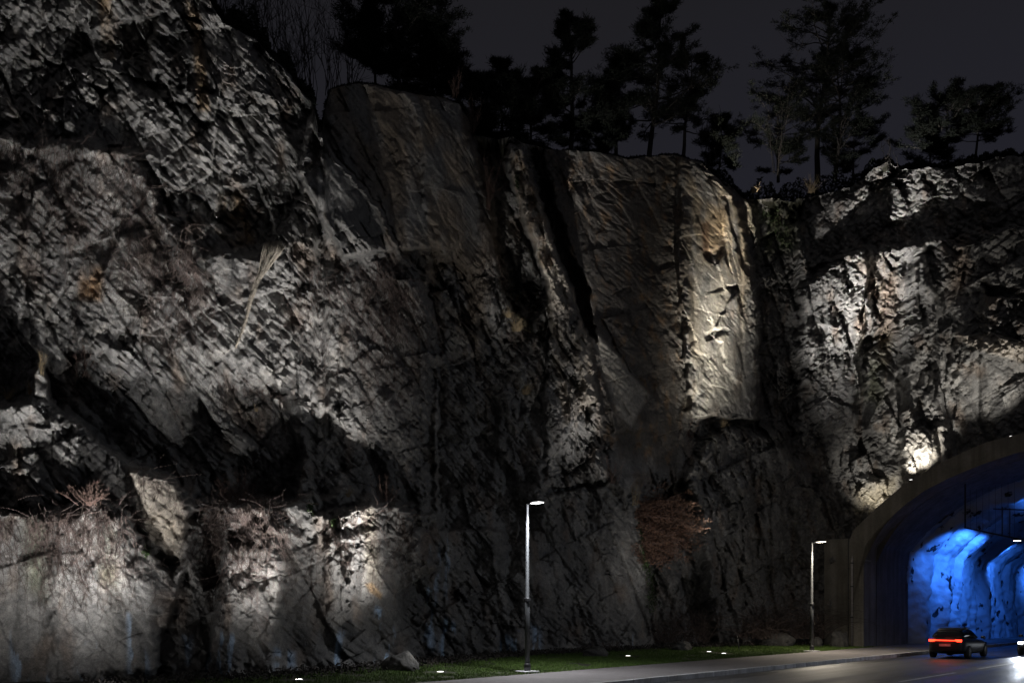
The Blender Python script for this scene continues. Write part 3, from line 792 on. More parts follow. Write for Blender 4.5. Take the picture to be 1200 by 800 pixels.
# dark joint then the inner lining
m = MB(); vs = []
for u, k in ((UF+RD-.06, 0), (UF+RD-.06, .10), (UF+RD+.06, .10), (UF+RD+.06, 0)):
    for w, z in inn_l:
        vs.append(W(u, VJ-w+(k if w < WT else -k), z+k))
m.add(vs, [(r*nO+i+1, r*nO+i, (r+1)*nO+i, (r+1)*nO+i+1) for r in range(3) for i in range(nO-1)]); m.build('joint', M['dark'], tp)
LE = UF+7.6
m = MB(); vs = []; ulist = [UF+RD+.06, UF+4, UF+5.6, LE]
for u in ulist:
    k = 0.0 if u < UF+4.5 else .12*(u-UF-4.5)/3
    for w, z in inn_l: vs.append(W(u, VJ-w-(k if w < WT else -k), z-k))
m.add(vs, [(r*nO+i+1, r*nO+i, (r+1)*nO+i, (r+1)*nO+i+1) for r in range(3) for i in range(nO-1)]); m.build('lining', M['lining'], tp, True)
# springing ledge
m = MB(); zs_ = inner[0][1]
c = W(UF+.55, VJ-.03, zs_-.05); m.box(c, (1.0, .06, .08), math.atan2(AY, AX)); m.build('springing_ledge', M['kerb'], tp)
# wing wall to the left of the jamb
wv = on_u(966, 632, UF+.5)
m = MB(); v1 = VJ+.98+.004; v0_ = wv[0]; zt = wv[1]
m.add([W(UF+.5, v1, -.3), W(UF+.5, v0_, -.3), W(UF+.5, v0_, zt), W(UF+.5, v1, zt), W(UF+4, v1, -.3), W(UF+4, v0_, -.3), W(UF+4, v0_, zt), W(UF+4, v1, zt)],
      [(0, 3, 2, 1), (4, 5, 6, 7), (3, 7, 6, 2), (0, 1, 5, 4), (1, 2, 6, 5), (0, 4, 7, 3)])
ww = m.build('wing_wall', M['facade'], tp)
ww.data.transform(Matrix.Rotation(-math.atan2(-NY, -NX), 4, 'Z')); ww.rotation_euler = (0, 0, math.atan2(-NY, -NX))
# bare rock bore beyond the lining: folds of sprayed concrete
NU, NV = 360, 300
secp = both([(0, -.3)]+inn); secp = resample(secp, NV)
uu = np.linspace(LE-.3, LE+46, NU)[:, None]; sw = np.array([p[0] for p in secp])[None, :]; sz = np.array([p[1] for p in secp])[None, :]
arc = np.linspace(0, 1, NV)[None, :]
cx_, cz_ = WT, 3.5
dx_, dz_ = sw-cx_, np.maximum(sz, 0)-cz_; L_ = np.hypot(dx_, dz_)
up = uu-LE
bend = .5*np.sin(sz*.45+.6)+.35*perlin(uu/3+0*sz, sz/3+0*uu, 601)*2
ph = (up+bend)/3.3
fold = np.abs(np.sin(np.pi*ph))**.7                       # sharp valleys, round folds
amp = .55+.45*perlin(uu/6+0*sz, sz/9+0*uu, 611)
inset = .12+1.5*amp*fold*sstep(-.3, 1.8, up)+.25*sstep(0, 2, up)+.42*fbm(uu/1.5+0*sz, sz/5.5+arc*4, 621, 6)+.16*fbm(uu/.5+0*sz, sz/.6+arc*30, 631, 5)+.10*facets(uu+0*sz, sz+arc*4, .7, 1.6, 641, .25, .4)[0]
kx = 1-inset/L_
bx_ = cx_+dx_*kx; bz_ = np.where(sz < 0, sz, cz_+dz_*kx)
Pu = uu+0*sz; Pv = VJ-bx_
Vt = np.stack([OX+Pu*AX+Pv*NX, OY+Pu*AY+Pv*NY, bz_], -1).reshape(-1, 3)
i0 = (np.arange(NU-1)[:, None]*NV+np.arange(NV-1)[None, :]).ravel()
bore = np_mesh('rock_bore', Vt, np.stack([i0+1, i0, i0+NV, i0+NV+1], 1), M['shotcrete'], tp, False)
m = MB(); ue = LE+45.9; m.add([W(ue, VJ, -.3), W(ue, VJ-25, -.3), W(ue, VJ-25, 12.5), W(ue, VJ, 12.5)], [(0, 1, 2, 3)]); m.build('tunnel_end', M['dark'], tp)
# blue lamps hidden behind the folds
def blue(u, v, z, pw, c=(.045, .22, 1.0), r=.15):
    l = bpy.data.lights.new('blue_tunnel_lamp', 'POINT'); l.energy = pw; l.color = c; l.shadow_soft_size = r
    o = bpy.data.objects.new('blue_tunnel_lamp', l); COL.objects.link(o); o.location = W(u, v, z); return o
for (u_, v_, z_, tu, tv, tz, pw, an) in ((.8, 3.8, 7.4, 3.1, .3, 4.4, 1000, 78), (3.4, 4.0, 7.4, 5.6, .3, 4.6, 1500, 100), (6.6, 4.0, 7.4, 8.6, .4, 4.4, 1500, 96), (15, 3.4, 7, 19, .3, 4, 1500, 100), (1.2, 6.8, 7.4, 5.0, 8.0, 10.6, 1000, 80), (27, 4, 7, 32, .3, 4, 1500, 110)):
    spot('blue_tunnel_lamp', W(LE+u_, VJ-v_, z_), W(LE+tu, VJ-tv, tz), pw, an, .7, (.035, .2, 1.0), .12)

# drain pipe with brackets on the jamb, conduit beside it
dv, dz, _ = on_u(999, 652, UF)
t = empty('drain_pipe', W(UF-.1, dv, 0)); tag(t, 'grey drain pipe fixed to the tunnel jamb, bent at its top', 'pipe')
m = MB(); H = dz
m.tube([(0, 0, .05), (0, 0, H-.25), (AX*.03, AY*.03, H-.1), (AX*.12, AY*.12, H), (AX*.35, AY*.35, H+.03)], .075, 12); m.build('pipe', M['pipe'], t, True)
for zz in (H*.33, H*.67, H*.93):
    m = MB(); m.lathe([(.088, zz-.03), (.088, zz+.03)], n=14); m.build('bracket', M['dark'], t)
cv, cz2, _ = on_u(994.5, 628, UF)
t = empty('conduit', W(UF-.05, cv, 0)); tag(t, 'thin steel conduit running up the jamb left of the drain pipe', 'conduit')
m = MB(); m.tube([(0, 0, .05), (0, 0, cz2)], .022, 8); m.build('tube', M['steel'], t, True)
for zz in (1.2, 3.0, 4.8):
    m = MB(); m.box((0, 0, zz), (.07, .07, .05)); m.build('clip', M['dark'], t)

# hanging lighting gantry inside the mouth
UG = UF+3.2
gv1, gz1, _ = on_u(1131, 618, UG); gv0, gz0, _ = on_u(1131, 571, UG); gv2, gz2, _ = on_u(1196, 631, UG)
t = empty('light_gantry', (0, 0, 0)); tag(t, 'dark cable tray hanging on rods below the tunnel arch with a small lamp', 'gantry')
A0 = W(UG, gv1, gz1); A1 = W(UG+.2, gv2-6, gz1-(gz1-gz2)*.2)
def bar(name, a, b, r, mat, n=6): m = MB(); m.tube([a, b], r, n); return m.build(name, mat, t)
bar('hanger_rod', A0, A0+Vector((0, 0, gz0-gz1+.5)), .045, M['dark'])
E1 = at(1192, 631, A0.y-1.2); E2 = E1+(E1-A0)*1.6
m = MB(); d = (E2-A0); n_ = 26
side = Vector((AX, AY, 0))*.35
m.tube([A0-side*.5, E2-side*.5], .05, 6); m.tube([A0+side*.5, E2+side*.5], .05, 6)
for i in range(n_+1):
    q = A0+d*(i/n_); m.tube([q-side*.5, q+side*.5], .03, 5)
m.build('cable_tray', M['dark'], t)
for f_ in (.72, .86):
    q = A0+(E1-A0)*f_; bar('hanger_rod', q, q+Vector((0, 0, 1.7)), .03, M['steel'])
b1 = at(1164, 596, A0.y-.6); b2 = at(1260, 599, A0.y-3)
bar('upper_bar', b1, b2, .04, M['dark'])
for f_ in np.linspace(.1, .95, 8):
    q = A0+(E1-A0)*f_; bar('wire', q, q+Vector((0, 0, 2.2+f_*1.2)), .008, M['dark'])
lm = MB(); lm.box((E1.x, E1.y, E1.z-.06), (.42, .2, .09)); hs = lm.build('lamp_housing', M['dark'], t)
lm = MB(); lm.box((E1.x, E1.y, E1.z-.115), (.36, .16, .02)); lm.build('lamp_lens', M['led'], hs)
spot('gantry_beam', E1-Vector((0, 0, .2)), E1-Vector((0, 0, 5)), 120, 120, .7, (1, .97, .9))
# floodlights standing on the portal arch, lighting the rock above
for i, (px, py, tx, ty, pw, an, lb) in enumerate(((1022, 603, 1026, 565, 700, 70, 'small floodlight on the portal shoulder shining up the rock, the lower of two'), (1066, 565, 1078, 500, 1500, 64, 'small floodlight on the portal arch shining up the rock, the higher of two'), (1184, 514, 1140, 420, 2000, 64, 'small floodlight near the crown of the portal arch shining up the dark rock'))):
    v_, z_, Y_ = on_u(px, py, UF+.8)
    p = W(UF+1.1, v_, z_)
    fl = empty('arch_floodlight', p); tag(fl, lb, 'floodlight', 'floodlights on the portal arch')
    m = MB(); m.box((0, 0, .10), (.26, .2, .14), .7); m.build('housing', M['dark'], fl, bevel=.02)
    m = MB(); m.box((0, 0, .182), (.2, .15, .015), .7); m.build('lens', M['lens'], fl)
    m = MB(); m.tube([(0, 0, -.25), (0, 0, .05)], .03, 8); m.build('bracket', M['dark'], fl)
    spot('arch_beam', p+Vector((0, 0, .24)), rock_pt(tx, ty), pw, an, .8, (1, .95, .86))

# marker posts
def post(name, p, h, r, mat, label, cat, tilt=(0, 0), cap=True):
    t = empty(name, p); tag(t, label, cat)
    m = MB(); q = [(0, 0, -.05), (tilt[0], tilt[1], h)]; m.tube(q, [r, r*.9], 10); m.build('shaft', mat, t, True)
    m = MB(); k = .8; m.tube([(tilt[0]*k, tilt[1]*k, h*k), (tilt[0]*.92, tilt[1]*.92, h*.92)], r*1.06, 10); m.build('reflector_band', M['dark'], t, True)
    return t
Yb = F*(CH-.02)/(757.5-HOR)
post('bollard', at(1116, 757.5, Yb), .98, .05, M['white'], 'slim white marker post on the footway in front of the blue rock', 'bollard')
post('stake', gpt(866.5, 761.5), .78, .03, M['steel'], 'short grey stake leaning left at the edge of the lawn', 'stake', (-.12, .02))

# ------------------------------------------------------------------ cars
def loft(m, st, cap=True):
    n = len(st[0]); vs = [p for r in st for p in r]
    fs = [(i*n+a, i*n+(a+1) % n, (i+1)*n+(a+1) % n, (i+1)*n+a) for i in range(len(st)-1) for a in range(n)]
    if cap: fs += [tuple(range(n-1, -1, -1)), tuple((len(st)-1)*n+a for a in range(n))]
    m.add(vs, fs)
def car(name, loc, rz, label, lit):
    t = empty(name, loc, rz); tag(t, label, 'car')
    # x forward, y left
    body = [(-2.22, .55, .45, .80), (-2.15, .80, .34, .98), (-1.7, .88, .22, 1.02), (-.9, .90, .19, .98), (.0, .905, .18, .95), (.9, .90, .19, .93), (1.45, .88, .22, .88), (1.95, .80, .28, .76), (2.18, .62, .36, .64), (2.24, .4, .42, .56)]
    st = []
    for x, w, zb, zt in body:
        zm = (zb+zt)/2
        st.append([(x, -w*.86, zb), (x, -w*.98, zb+.12*(zt-zb)), (x, -w, zm), (x, -w*.97, zt-.14*(zt-zb)), (x, -w*.80, zt), (x, 0, zt+.03), (x, w*.80, zt), (x, w*.97, zt-.14*(zt-zb)), (x, w, zm), (x, w*.98, zb+.12*(zt-zb)), (x, w*.86, zb), (x, 0, zb-.01)])
    m = MB(); loft(m, st); b = m.build('body', M['carpaint'], t, True)
    sm = b.modifiers.new('smooth', 'SUBSURF'); sm.levels = sm.render_levels = 2
    cab = [(-2.0, .68, .98, 1.02), (-1.75, .70, .98, 1.34), (-1.3, .69, .97, 1.45), (-.4, .69, .95, 1.49), (.15, .68, .94, 1.45), (.55, .69, .93, 1.22), (1.02, .70, .90, .93)]
    st = []
    for x, w, zb, zt in cab:
        st.append([(x, -w-.09, zb), (x, -w+.02*(0), zb+.6*(zt-zb)), (x, -w*.78, zt), (x, 0, zt+.02), (x, w*.78, zt), (x, w, zb+.6*(zt-zb)), (x, w+.09, zb), (x, 0, zb-.02)])
    m = MB(); loft(m, st); c = m.build('cabin', M['carglass'], t, True)
    sm = c.modifiers.new('smooth', 'SUBSURF'); sm.levels = sm.render_levels = 2
    m = MB()
    rf = [(-1.6, .56, 1.395), (-1.2, .57, 1.47), (-.4, .57, 1.51), (.12, .55, 1.47)]
    loft(m, [[(x, -w, z-.03), (x, -w*.9, z+.008), (x, 0, z+.032), (x, w*.9, z+.008), (x, w, z-.03), (x, 0, z-.03)] for x, w, z in rf]); m.build('roof', M['carpaint'], t, True)
    for s in (-1, 1):
        for x in (-1.35, 1.38):
            m = MB(); m.lathe([(.21, -.10), (.30, -.11), (.325, -.08), (.325, .08), (.30, .11), (.21, .10)], (x, s*.80, .325), 28, axis='y'); wl = m.build('wheel', M['rubber'], t, True)
            m = MB(); m.lathe([(.05, -.112*1), (.20, -.104), (.205, .104), (.05, .112)], (x, s*.80, .325), 20, axis='y'); m.build('rim', M['dark'], wl)
        m = MB(); m.box((.62, s*.98, 1.0), (.13, .2, .13), s*.2); m.build('wing_mirror', M['carpaint'], t, bevel=.03)
        hl = MB(); hl.box((2.10, s*.62, .66), (.16, .30, .13), -s*.45); hl.build('headlight', M['head'] if lit == 'head' else M['carglass'], t, bevel=.03)
        tl = MB(); tl.box((-2.17, s*.60, .88), (.10, .32, .11), s*.35); tl.build('tail_light', M['tail'] if lit == 'tail' else M['carpaint'], t, bevel=.02)
    if lit == 'tail':
        m = MB(); m.box((-2.215, 0, .89), (.05, 1.0, .04)); m.build('light_bar', M['tail'], t)
    m = MB(); m.box((-2.245, 0, .66), (.02, .52, .11)); m.build('number_plate', M['white'] if lit != 'tail' else M['pipe'], t)
    return t
rz0 = math.atan2(AY, AX)
car('entering_car', W(22.6, -2.45, RZ), rz0, 'dark car with a glowing red rear light driving into the tunnel', 'tail')
c2 = W(28.4, -5.1, RZ)
car('oncoming_car', c2, rz0+math.pi, 'dark oncoming car with bright white headlights cut by the picture edge', 'head')
for s in (-1, 1):
    q = W(28.4-2.35, -5.1+s*.62, RZ+.66)
    spot('headlight_beam', q, q+Vector((-AX*10-NX*3.2, -AY*10-NY*3.2, -.75)), 1700, 46, .9, (.82, .9, 1), .06)
q = W(22.6-2.5, -2.45, RZ+.9)
l = bpy.data.lights.new('tail_glow', 'POINT'); l.energy = 6; l.color = (1, .05, .02); l.shadow_soft_size = .3
o = bpy.data.objects.new('tail_glow', l); COL.objects.link(o); o.location = q

# rocks at the cliff foot
def boulder(p, sx, sy, sz, seed, label, rz=0):
    bm = bmesh.new(); bmesh.ops.create_icosphere(bm, subdivisions=4, radius=1)
    P = np.array([v.co[:] for v in bm.verts])
    f_, e_, _h = facets(P[:, 0]*1.2+P[:, 2]*.4, P[:, 1]*1.2+P[:, 2]*.8+seed, .8, .8, seed, .12, .35)
    r = 1+f_*.8+.12*fbm(P[:, 0]*2+seed, P[:, 2]*2+P[:, 1], seed, 4)
    for v, k in zip(bm.verts, r): v.co = Vector((v.co.x*sx*k, v.co.y*sy*k, max(v.co.z, -.5)*sz*k))
    me = bpy.data.meshes.new('boulder'); bm.to_mesh(me); bm.free()
    me.materials.append(M['boulder']); me.polygons.foreach_set('use_smooth', [True]*len(me.polygons))
    o = bpy.data.objects.new('boulder', me); COL.objects.link(o); o.location = p; o.rotation_euler = (0, 0, rz)
    tag(o, label, 'boulder', 'fallen boulders at the cliff foot'); return o
def bl(px, py, sx, sz, seed, label):
    p = gpt(px, py); boulder(p+Vector((0, sx*.5, sz*.3)), sx, sx*.8, sz, seed, label)
bl(914, 757, .95, .62, 1, 'grey wedge shaped boulder on the grass left of the farther lamp post')
bl(985, 758, .5, .75, 2, 'tall rounded boulder leaning at the foot of the portal wing wall')
bl(958, 757.5, .38, .4, 3, 'small boulder half hidden by brambles behind the farther lamp post')
bl(800, 762, .5, .35, 4, 'low boulder at the cliff foot left of the leaning stake')
bl(700, 769, .6, .35, 5, 'low dark boulder in the leaf litter right of the nearer lamp post')
bl(470, 786, .6, .5, 6, 'dark boulder beside the painted bluish sheen at the cliff foot')
# ------------------------------------------------------------------ plants
class Twigs:
    """many thin 3-sided tubes gathered in numpy-friendly lists"""
    def __init__(s): s.m = MB()
    def add(s, pts, r0, r1=None, n=3):
        k = len(pts); r1 = r0*.35 if r1 is None else r1
        s.m.tube(pts, [r0+(r1-r0)*i/max(1, k-1) for i in range(k)], n, cap=False)
rd = random.Random(5)
def creeper(label, roots, length, n, spread, mat=None, group='creepers hanging on the cliff', r=.011, side=.35, dens_tw=1.0, up=0):
    """bare climbing plant: stems wander down (or up) the rock from a ledge; roots = [(px, py), ...] along the ledge"""
    tw = Twigs()
    n = int(n*1.5); r *= .85
    for i in range(n):
        t = rd.random(); k = t*(len(roots)-1); a = int(k); f = k-a
        if a >= len(roots)-1: a, f = len(roots)-2, 1
        px = roots[a][0]*(1-f)+roots[a+1][0]*f+rd.gauss(0, 4); py = roots[a][1]*(1-f)+roots[a+1][1]*f+rd.uniform(-6, 8)
        L = length*rd.uniform(.25, 1.0)*(1.25 if rd.random() < .12 else 1); ang = rd.gauss(0, .14); pts = []; D = None; go = 0
        stp = rd.uniform(4, 6)
        while go < L:
            d = surf(px, py)-rd.uniform(.03, .12)
            D = d if D is None else (max(min(d, D+.28), D-.5) if d > D-1.5 else d)
            pts.append(at(px, py, D)); ang += rd.gauss(0, .28); ang *= .86
            px += math.sin(ang)*stp+rd.gauss(0, .5); py += (math.cos(ang)*stp)*(-1 if up else 1); go += stp
            if rd.random() < .12*dens_tw and len(pts) > 1:
                p0 = pts[-1]; q = [p0]; dv = Vector((rd.gauss(0, .5), -rd.uniform(.02, .28), rd.uniform(-.5, .35)))
                for j in range(rd.randint(2, 5)):
                    q.append(q[-1]+dv*rd.uniform(.12, .3)); dv += Vector((rd.gauss(0, .2), rd.gauss(0, .1), rd.gauss(0, .2)))
                tw.add(q, r*.6, r*.25)
            if py > boty_at(px)-8 or py < -90: break
        if len(pts) > 2: tw.add(pts, r*rd.uniform(.6, 1.5), r*.4)
    for i in range(int(n*side)):         # tangled runners along the ledge
        t = rd.random(); k = t*(len(roots)-1); a = min(int(k), len(roots)-2); f = k-a
        px = roots[a][0]*(1-f)+roots[a+1][0]*f; py = roots[a][1]*(1-f)+roots[a+1][1]*f+rd.uniform(-10, 14)
        q = [rock_pt(px, py, .1)]; dv = Vector((rd.gauss(0, .6), -rd.uniform(0, .35), rd.uniform(-.2, .55)))
        for j in range(rd.randint(4, 8)):
            q.append(q[-1]+dv*rd.uniform(.1, .22)); dv += Vector((rd.gauss(0, .3), rd.gauss(0, .12), rd.gauss(-.05, .25)))
        tw.add(q, r*.9, r*.3)
    o = tw.m.build('creeper', mat or M['vine'], smooth=True)
    return tag(o, label, 'creeper', group)
def boty_at(px): return float(np.interp(px, pxs, boty))
creeper('bare creeper curtain over the brightly lit column at the lower left', [(58, 606), (90, 590), (130, 585), (165, 600)], 150, 120, 0)
creeper('bare creeper hanging from the ledge edge at the far lower left', [(-10, 604), (30, 600), (55, 606)], 120, 40, 0)
creeper('dense bare creeper tangle spilling over the round lit column', [(238, 598), (268, 582), (300, 578), (328, 590)], 165, 150, 0, side=.9, r=.012)
creeper('creeper stems clinging to the lit rock above the painted bluish sheen', [(385, 604), (410, 600), (450, 596), (486, 610)], 140, 60, 0)
creeper('fine creeper net over the warm tan leaning slab', [(150, 548), (190, 562), (222, 595)], 75, 34, 0, r=.008)
creeper('wide bare creeper net on the pale upper left wall', [(-10, 165), (60, 172), (140, 180), (200, 230)], 250, 120, 0, r=.0095)
creeper('creeper net on the left wall below the dark leaning slab', [(140, 260), (190, 290), (240, 320)], 150, 55, 0, r=.0095)
creeper('thick creeper trunk climbing the middle of the left wall', [(212, 270), (222, 300)], 190, 30, 0, r=.014)
creeper('creeper veil on the grey wall right of the pale dead root', [(345, 320), (400, 310), (450, 320), (475, 350)], 210, 90, 0, r=.010)
creeper('long creeper strands in the dark corner right of the left cliff', [(440, 300), (462, 310), (480, 330)], 240, 60, 0, r=.012)
creeper('drooping creeper mass above the dark shadowed hollow', [(250, 440), (290, 450), (330, 465)], 60, 34, 0, r=.010, side=1.2)
creeper('creeper strands hanging in the dark recess beside the leaning rib', [(560, 250), (590, 330), (600, 420)], 150, 26, 0, r=.012)

def shrub(label, px, py, hw, hh, n, mat, lean=(0, 0), r=.012, group='bare shrubs growing on the ledges', off=.3, name='bare_shrub', cat='shrub', depth=.6, fork=3, D=None):
    tw = Twigs(); D = surf(px, py)-off if D is None else D
    w = hw/F*D; h = hh/F*D
    base = at(px, py, D)
    for i in range(n):
        a = rd.gauss(0, .5); d = Vector((math.sin(a)*w/h+lean[0], rd.gauss(0, depth*.4), 1+lean[1])).normalized()
        L = h*rd.uniform(.5, 1.05); p = Vector((rd.gauss(0, .15*w), rd.gauss(0, .12), 0)); q = [p.copy()]
        for j in range(6):
            p = p+d*L/6; d = (d+Vector((rd.gauss(0, .13), rd.gauss(0, .1), rd.gauss(.02, .08)))).normalized(); q.append(p.copy())
            if j >= 1:
                for _ in range(rd.randint(0, fork)):
                    e = (d+Vector((rd.gauss(0, .6), rd.gauss(0, .5), rd.gauss(.1, .4)))).normalized(); s = [p.copy()]; l = L*rd.uniform(.1, .32)
                    for _k in range(3): s.append(s[-1]+e*l/3); e = (e+Vector((rd.gauss(0, .25), rd.gauss(0, .25), .1))).normalized()
                    tw.add(s, r*.55, r*.25)
        tw.add(q, r, r*.3)
    o = tw.m.build(name, mat, smooth=True, loc=base); return tag(o, label, cat, group)
shrub('reddish bare shrub in the dark hollow of the left cliff', 102, 442, 22, 42, 16, M['twig'])
shrub('small bare shrub with upright shoots on the outcrop spike', 50, 440, 6, 26, 5, M['dry'], r=.010)
shrub('tangled bare shrub on the ledge above the round column', 280, 590, 36, 36, 30, M['twig'])
shrub('bare shrub on the ledge at the top of the lit creeper column', 105, 592, 44, 28, 30, M['twig'])
shrub('thin shrub at the ledge corner above the painted bluish sheen', 452, 588, 26, 28, 16, M['twig'])
shrub('fan shaped bare shrub at the foot of the bright buttress', 806, 512, 26, 44, 18, M['twig'], r=.016)
shrub('reddish shrub growing beside the smooth rock buttress top', 533, 112, 14, 28, 16, M['twig'], r=.018)
shrub('reddish shrub clinging to the buttress edge below its top', 553, 158, 12, 36, 16, M['twig'], r=.018)
shrub('reddish hanging shrub in the trough left of the leaning rib', 572, 244, 14, 50, 26, M['twig'], r=.016)
shrub('pale thin shrub left of the rusty leaved bush', 742, 592, 16, 30, 12, M['dry'], r=.014)
shrub('thin dark shrub on the lower ledge left of the bush', 716, 566, 22, 30, 14, M['twig'], r=.014)

def tuft(label, px, py, hw, hh, n, droop=.6, lean=0, D=None, name='grass_tuft', group='dry grass tufts on the rock'):
    D = surf(px, py)-.15 if D is None else D
    base = at(px, py, D); w = hw/F*D; h = hh/F*D; m = MB()
    for i in range(n):
        a = rd.gauss(lean, .55); b = rd.gauss(0, .4); L = math.hypot(w, h)*rd.uniform(.5, 1)
        p = Vector((rd.gauss(0, w*.12), rd.gauss(0, .05), 0)); d = Vector((math.sin(a), math.sin(b)-.25, math.cos(a))).normalized(); wd = .012
        pts = [p.copy()]
        for j in range(5):
            p = p+d*L/5; d = (d+Vector((0, 0, -droop*.5))).normalized(); pts.append(p.copy())
        s = Vector((wd, 0, 0)); vs = []
        for j, q in enumerate(pts): vs += [q-s*(1-j/5.5), q+s*(1-j/5.5)]
        m.add(vs, [(2*j, 2*j+1, 2*j+3, 2*j+2) for j in range(5)])
    o = m.build(name, M['dry'], loc=base); return tag(o, label, 'grass tuft', group)
tuft('drooping beige grass tuft high in the dark central gully', 602, 358, 14, 16, 120)
tuft('large drooping beige grass tuft in the middle of the central gully', 606, 388, 16, 18, 150)
tuft('beige grass tuft at the lower end of the central gully', 616, 462, 14, 16, 120)
tuft('small beige grass tuft by the pointed stone in the gully', 596, 372, 10, 14, 60)
tuft('upright dry grass tuft on the rim behind the corner groove', 950, 226, 12, 20, 60, .1)
tuft('dry grass tuft on the rim above the corner groove', 884, 226, 10, 10, 40, .25)
tuft('dry grass tuft on the outcrop at the far left', 10, 468, 10, 20, 40, .2)
tuft('dry grass tuft on the left outcrop beside the spike', 36, 462, 10, 22, 30, .2, .5)
tuft('dry grass tuft beside the bright buttress foot', 848, 500, 10, 14, 40, .3)
tuft('small dry grass tuft on the ledge above the lit rock', 408, 582, 6, 16, 24, .1)
tuft('green tinged grass tuft under the tan slab', 300, 742-260, 5, 8, 14, .3)

# pale dead root stuck to the left wall
tw = MB(); top, bot = (322, 288), (277, 408)
for i in range(70):
    pts = []; rr = []
    o1 = rd.gauss(0, 1); o2 = rd.uniform(-.25, .25)
    for j in range(14):
        t = j/13; px = top[0]+(bot[0]-top[0])*t; py = top[1]+(bot[1]-top[1])*t
        w = 11*math.exp(-(t/.2)**2)+3.4*(1-t)+.8
        px += max(-1.6, min(1.6, o1))*w*.45*(1+.3*math.sin(t*7+i))+rd.gauss(0, .5)-4*math.sin(t*3.1)+1.6*math.sin(t*9+1); pts.append(at(px, py-(2 if t == 0 else 0)*rd.random(), Droot+o2*.5) if j else at(px, py-rd.uniform(0, 6), (Droot := min(surf(p_, q_) for p_, q_ in ((322, 292), (305, 330), (290, 370), (277, 405)))-.25)+o2*.5)); rr.append(.016*(1.1-.5*t))
    tw.tube(pts, rr, 4)
tag(tw.build('dead_root', M['root'], smooth=True), 'pale frayed dead root hanging down the left cliff wall', 'root')

def leaves_mesh(m, P, size, n_jit=.35, long=1.0):
    for p in P:
        a = Vector((rd.gauss(0, 1), rd.gauss(0, 1), rd.gauss(0, 1))).normalized(); b = a.cross(Vector((rd.gauss(0, 1), rd.gauss(0, 1), rd.gauss(0, 1)))).normalized()
        s = size*rd.uniform(.6, 1.3); a = a*s*long; b = b*s*.55
        m.add([p-a, p+b, p+a, p-b], [(0, 1, 2, 3)])
# rusty bush overhanging from the rock edge
Db = 52.6
t = empty('rusty_bush', at(750, 606, Db)); tag(t, 'rusty brown leaved bush overhanging the dark recess in the cliff', 'bush')
o0 = at(750, 606, Db)
tw = Twigs(); lm = MB()
for i in range(210):
    a = rd.uniform(-.35, .62); el = rd.gauss(-.12, .42)
    if rd.random() < .2: el -= .5; a *= .4
    L = rd.uniform(1.0, 3.35)*(1-.35*abs(el)); d = Vector((1, rd.gauss(.05, .22), el)).normalized(); p = Vector((rd.uniform(-.7, .6), rd.gauss(0, .3), rd.uniform(-1.9, .9))); q = [p.copy()]
    for j in range(7):
        p = p+d*L/7; d = (d+Vector((0, rd.gauss(0, .1), rd.gauss(-.035, .12)))).normalized(); q.append(p.copy())
        for _ in range(7):
            e = Vector((rd.gauss(.3, .5), rd.gauss(0, .5), rd.gauss(0, .28))); e2 = p+e*.42; tw.add([p, p+e*.2, e2], .008, .004)
            leaves_mesh(lm, [p+e*rd.uniform(.15, .45)+Vector((rd.gauss(0, .05), rd.gauss(0, .05), rd.gauss(0, .03))) for _k in range(2)], .05)
    tw.add(q, .02, .006)
tw.m.build('branches', M['twig'], t); lm.build('foliage', M['brown'], t)
# ivy strips on the corner edge of the lower rock
def ivy(label, path, w, n):
    m = MB(); P = []
    for i in range(n):
        k = rd.random()*(len(path)-1); a = int(k); f = k-a
        px = path[a][0]*(1-f)+path[min(a+1, len(path)-1)][0]*f+rd.gauss(0, w); py = path[a][1]*(1-f)+path[min(a+1, len(path)-1)][1]*f+rd.gauss(0, 3)
        P.append(rock_pt(px, py, rd.uniform(.03, .25)))
    leaves_mesh(m, P, .055); return tag(m.build('ivy', M['ivy']), label, 'ivy', 'ivy on the rock')
ivy('upper strip of green ivy on the rock edge left of the rusty bush', [(753, 612), (756, 640), (757, 664)], 2.2, 800)
ivy('lower strip of green ivy below the rusty bush', [(761, 662), (765, 690), (765, 712)], 3, 700)
ivy('green ivy patch near the top of the dark corner groove', [(892, 245), (910, 262), (916, 290)], 7, 500)
ivy('small bright green plant on the leaning rib', [(605, 208), (607, 216)], 1.2, 60)
ivy('small bright green sprig on the dark rock right of the lit column', [(169, 645), (173, 646)], 1.5, 70)
ivy('small green sprig on the ledge over the lit rock', [(361, 593), (366, 596)], 1.6, 60)
ivy('yellowish green sprig above the lit peak', [(388, 612), (393, 614)], 1.4, 50)

# brambles and litter along the foot
def bramble(label, px, py, hw, hh, n, D):
    tw = Twigs(); base = at(px, py, D); w = hw/F*D; h = hh/F*D
    for i in range(n):
        p = Vector((rd.uniform(-w, w), rd.uniform(-.4, .7), 0)); d = Vector((rd.gauss(0, .5), rd.gauss(-.1, .3), 1)).normalized(); q = [p.copy()]; L = h*rd.uniform(.6, 1.5)
        for j in range(7):
            p = p+d*L/7; d = (d+Vector((rd.gauss(0, .3), rd.gauss(0, .2), -.22))).normalized(); q.append(p.copy())
        tw.add(q, .014, .006)
    return tag(tw.m.build('bramble', M['vine'], loc=base), label, 'bramble', 'brambles at the cliff foot')
bramble('dense bare bramble thicket behind the farther lamp post', 928, 748, 40, 62, 260, 57.2)
bramble('bare bramble thicket in the recess below the rusty bush', 800, 752, 30, 56, 150, 54.0)
bramble('bramble thicket between the low boulder and the wing wall', 890, 748, 22, 30, 80, 55.5)
bramble('low bramble along the rock foot right of the nearer lamp post', 690, 764, 38, 22, 110, 49.0)
bramble('low bramble in front of the dark rock above the lawn at the left', 480, 785, 30, 18, 70, 35.6)
NL = 9000
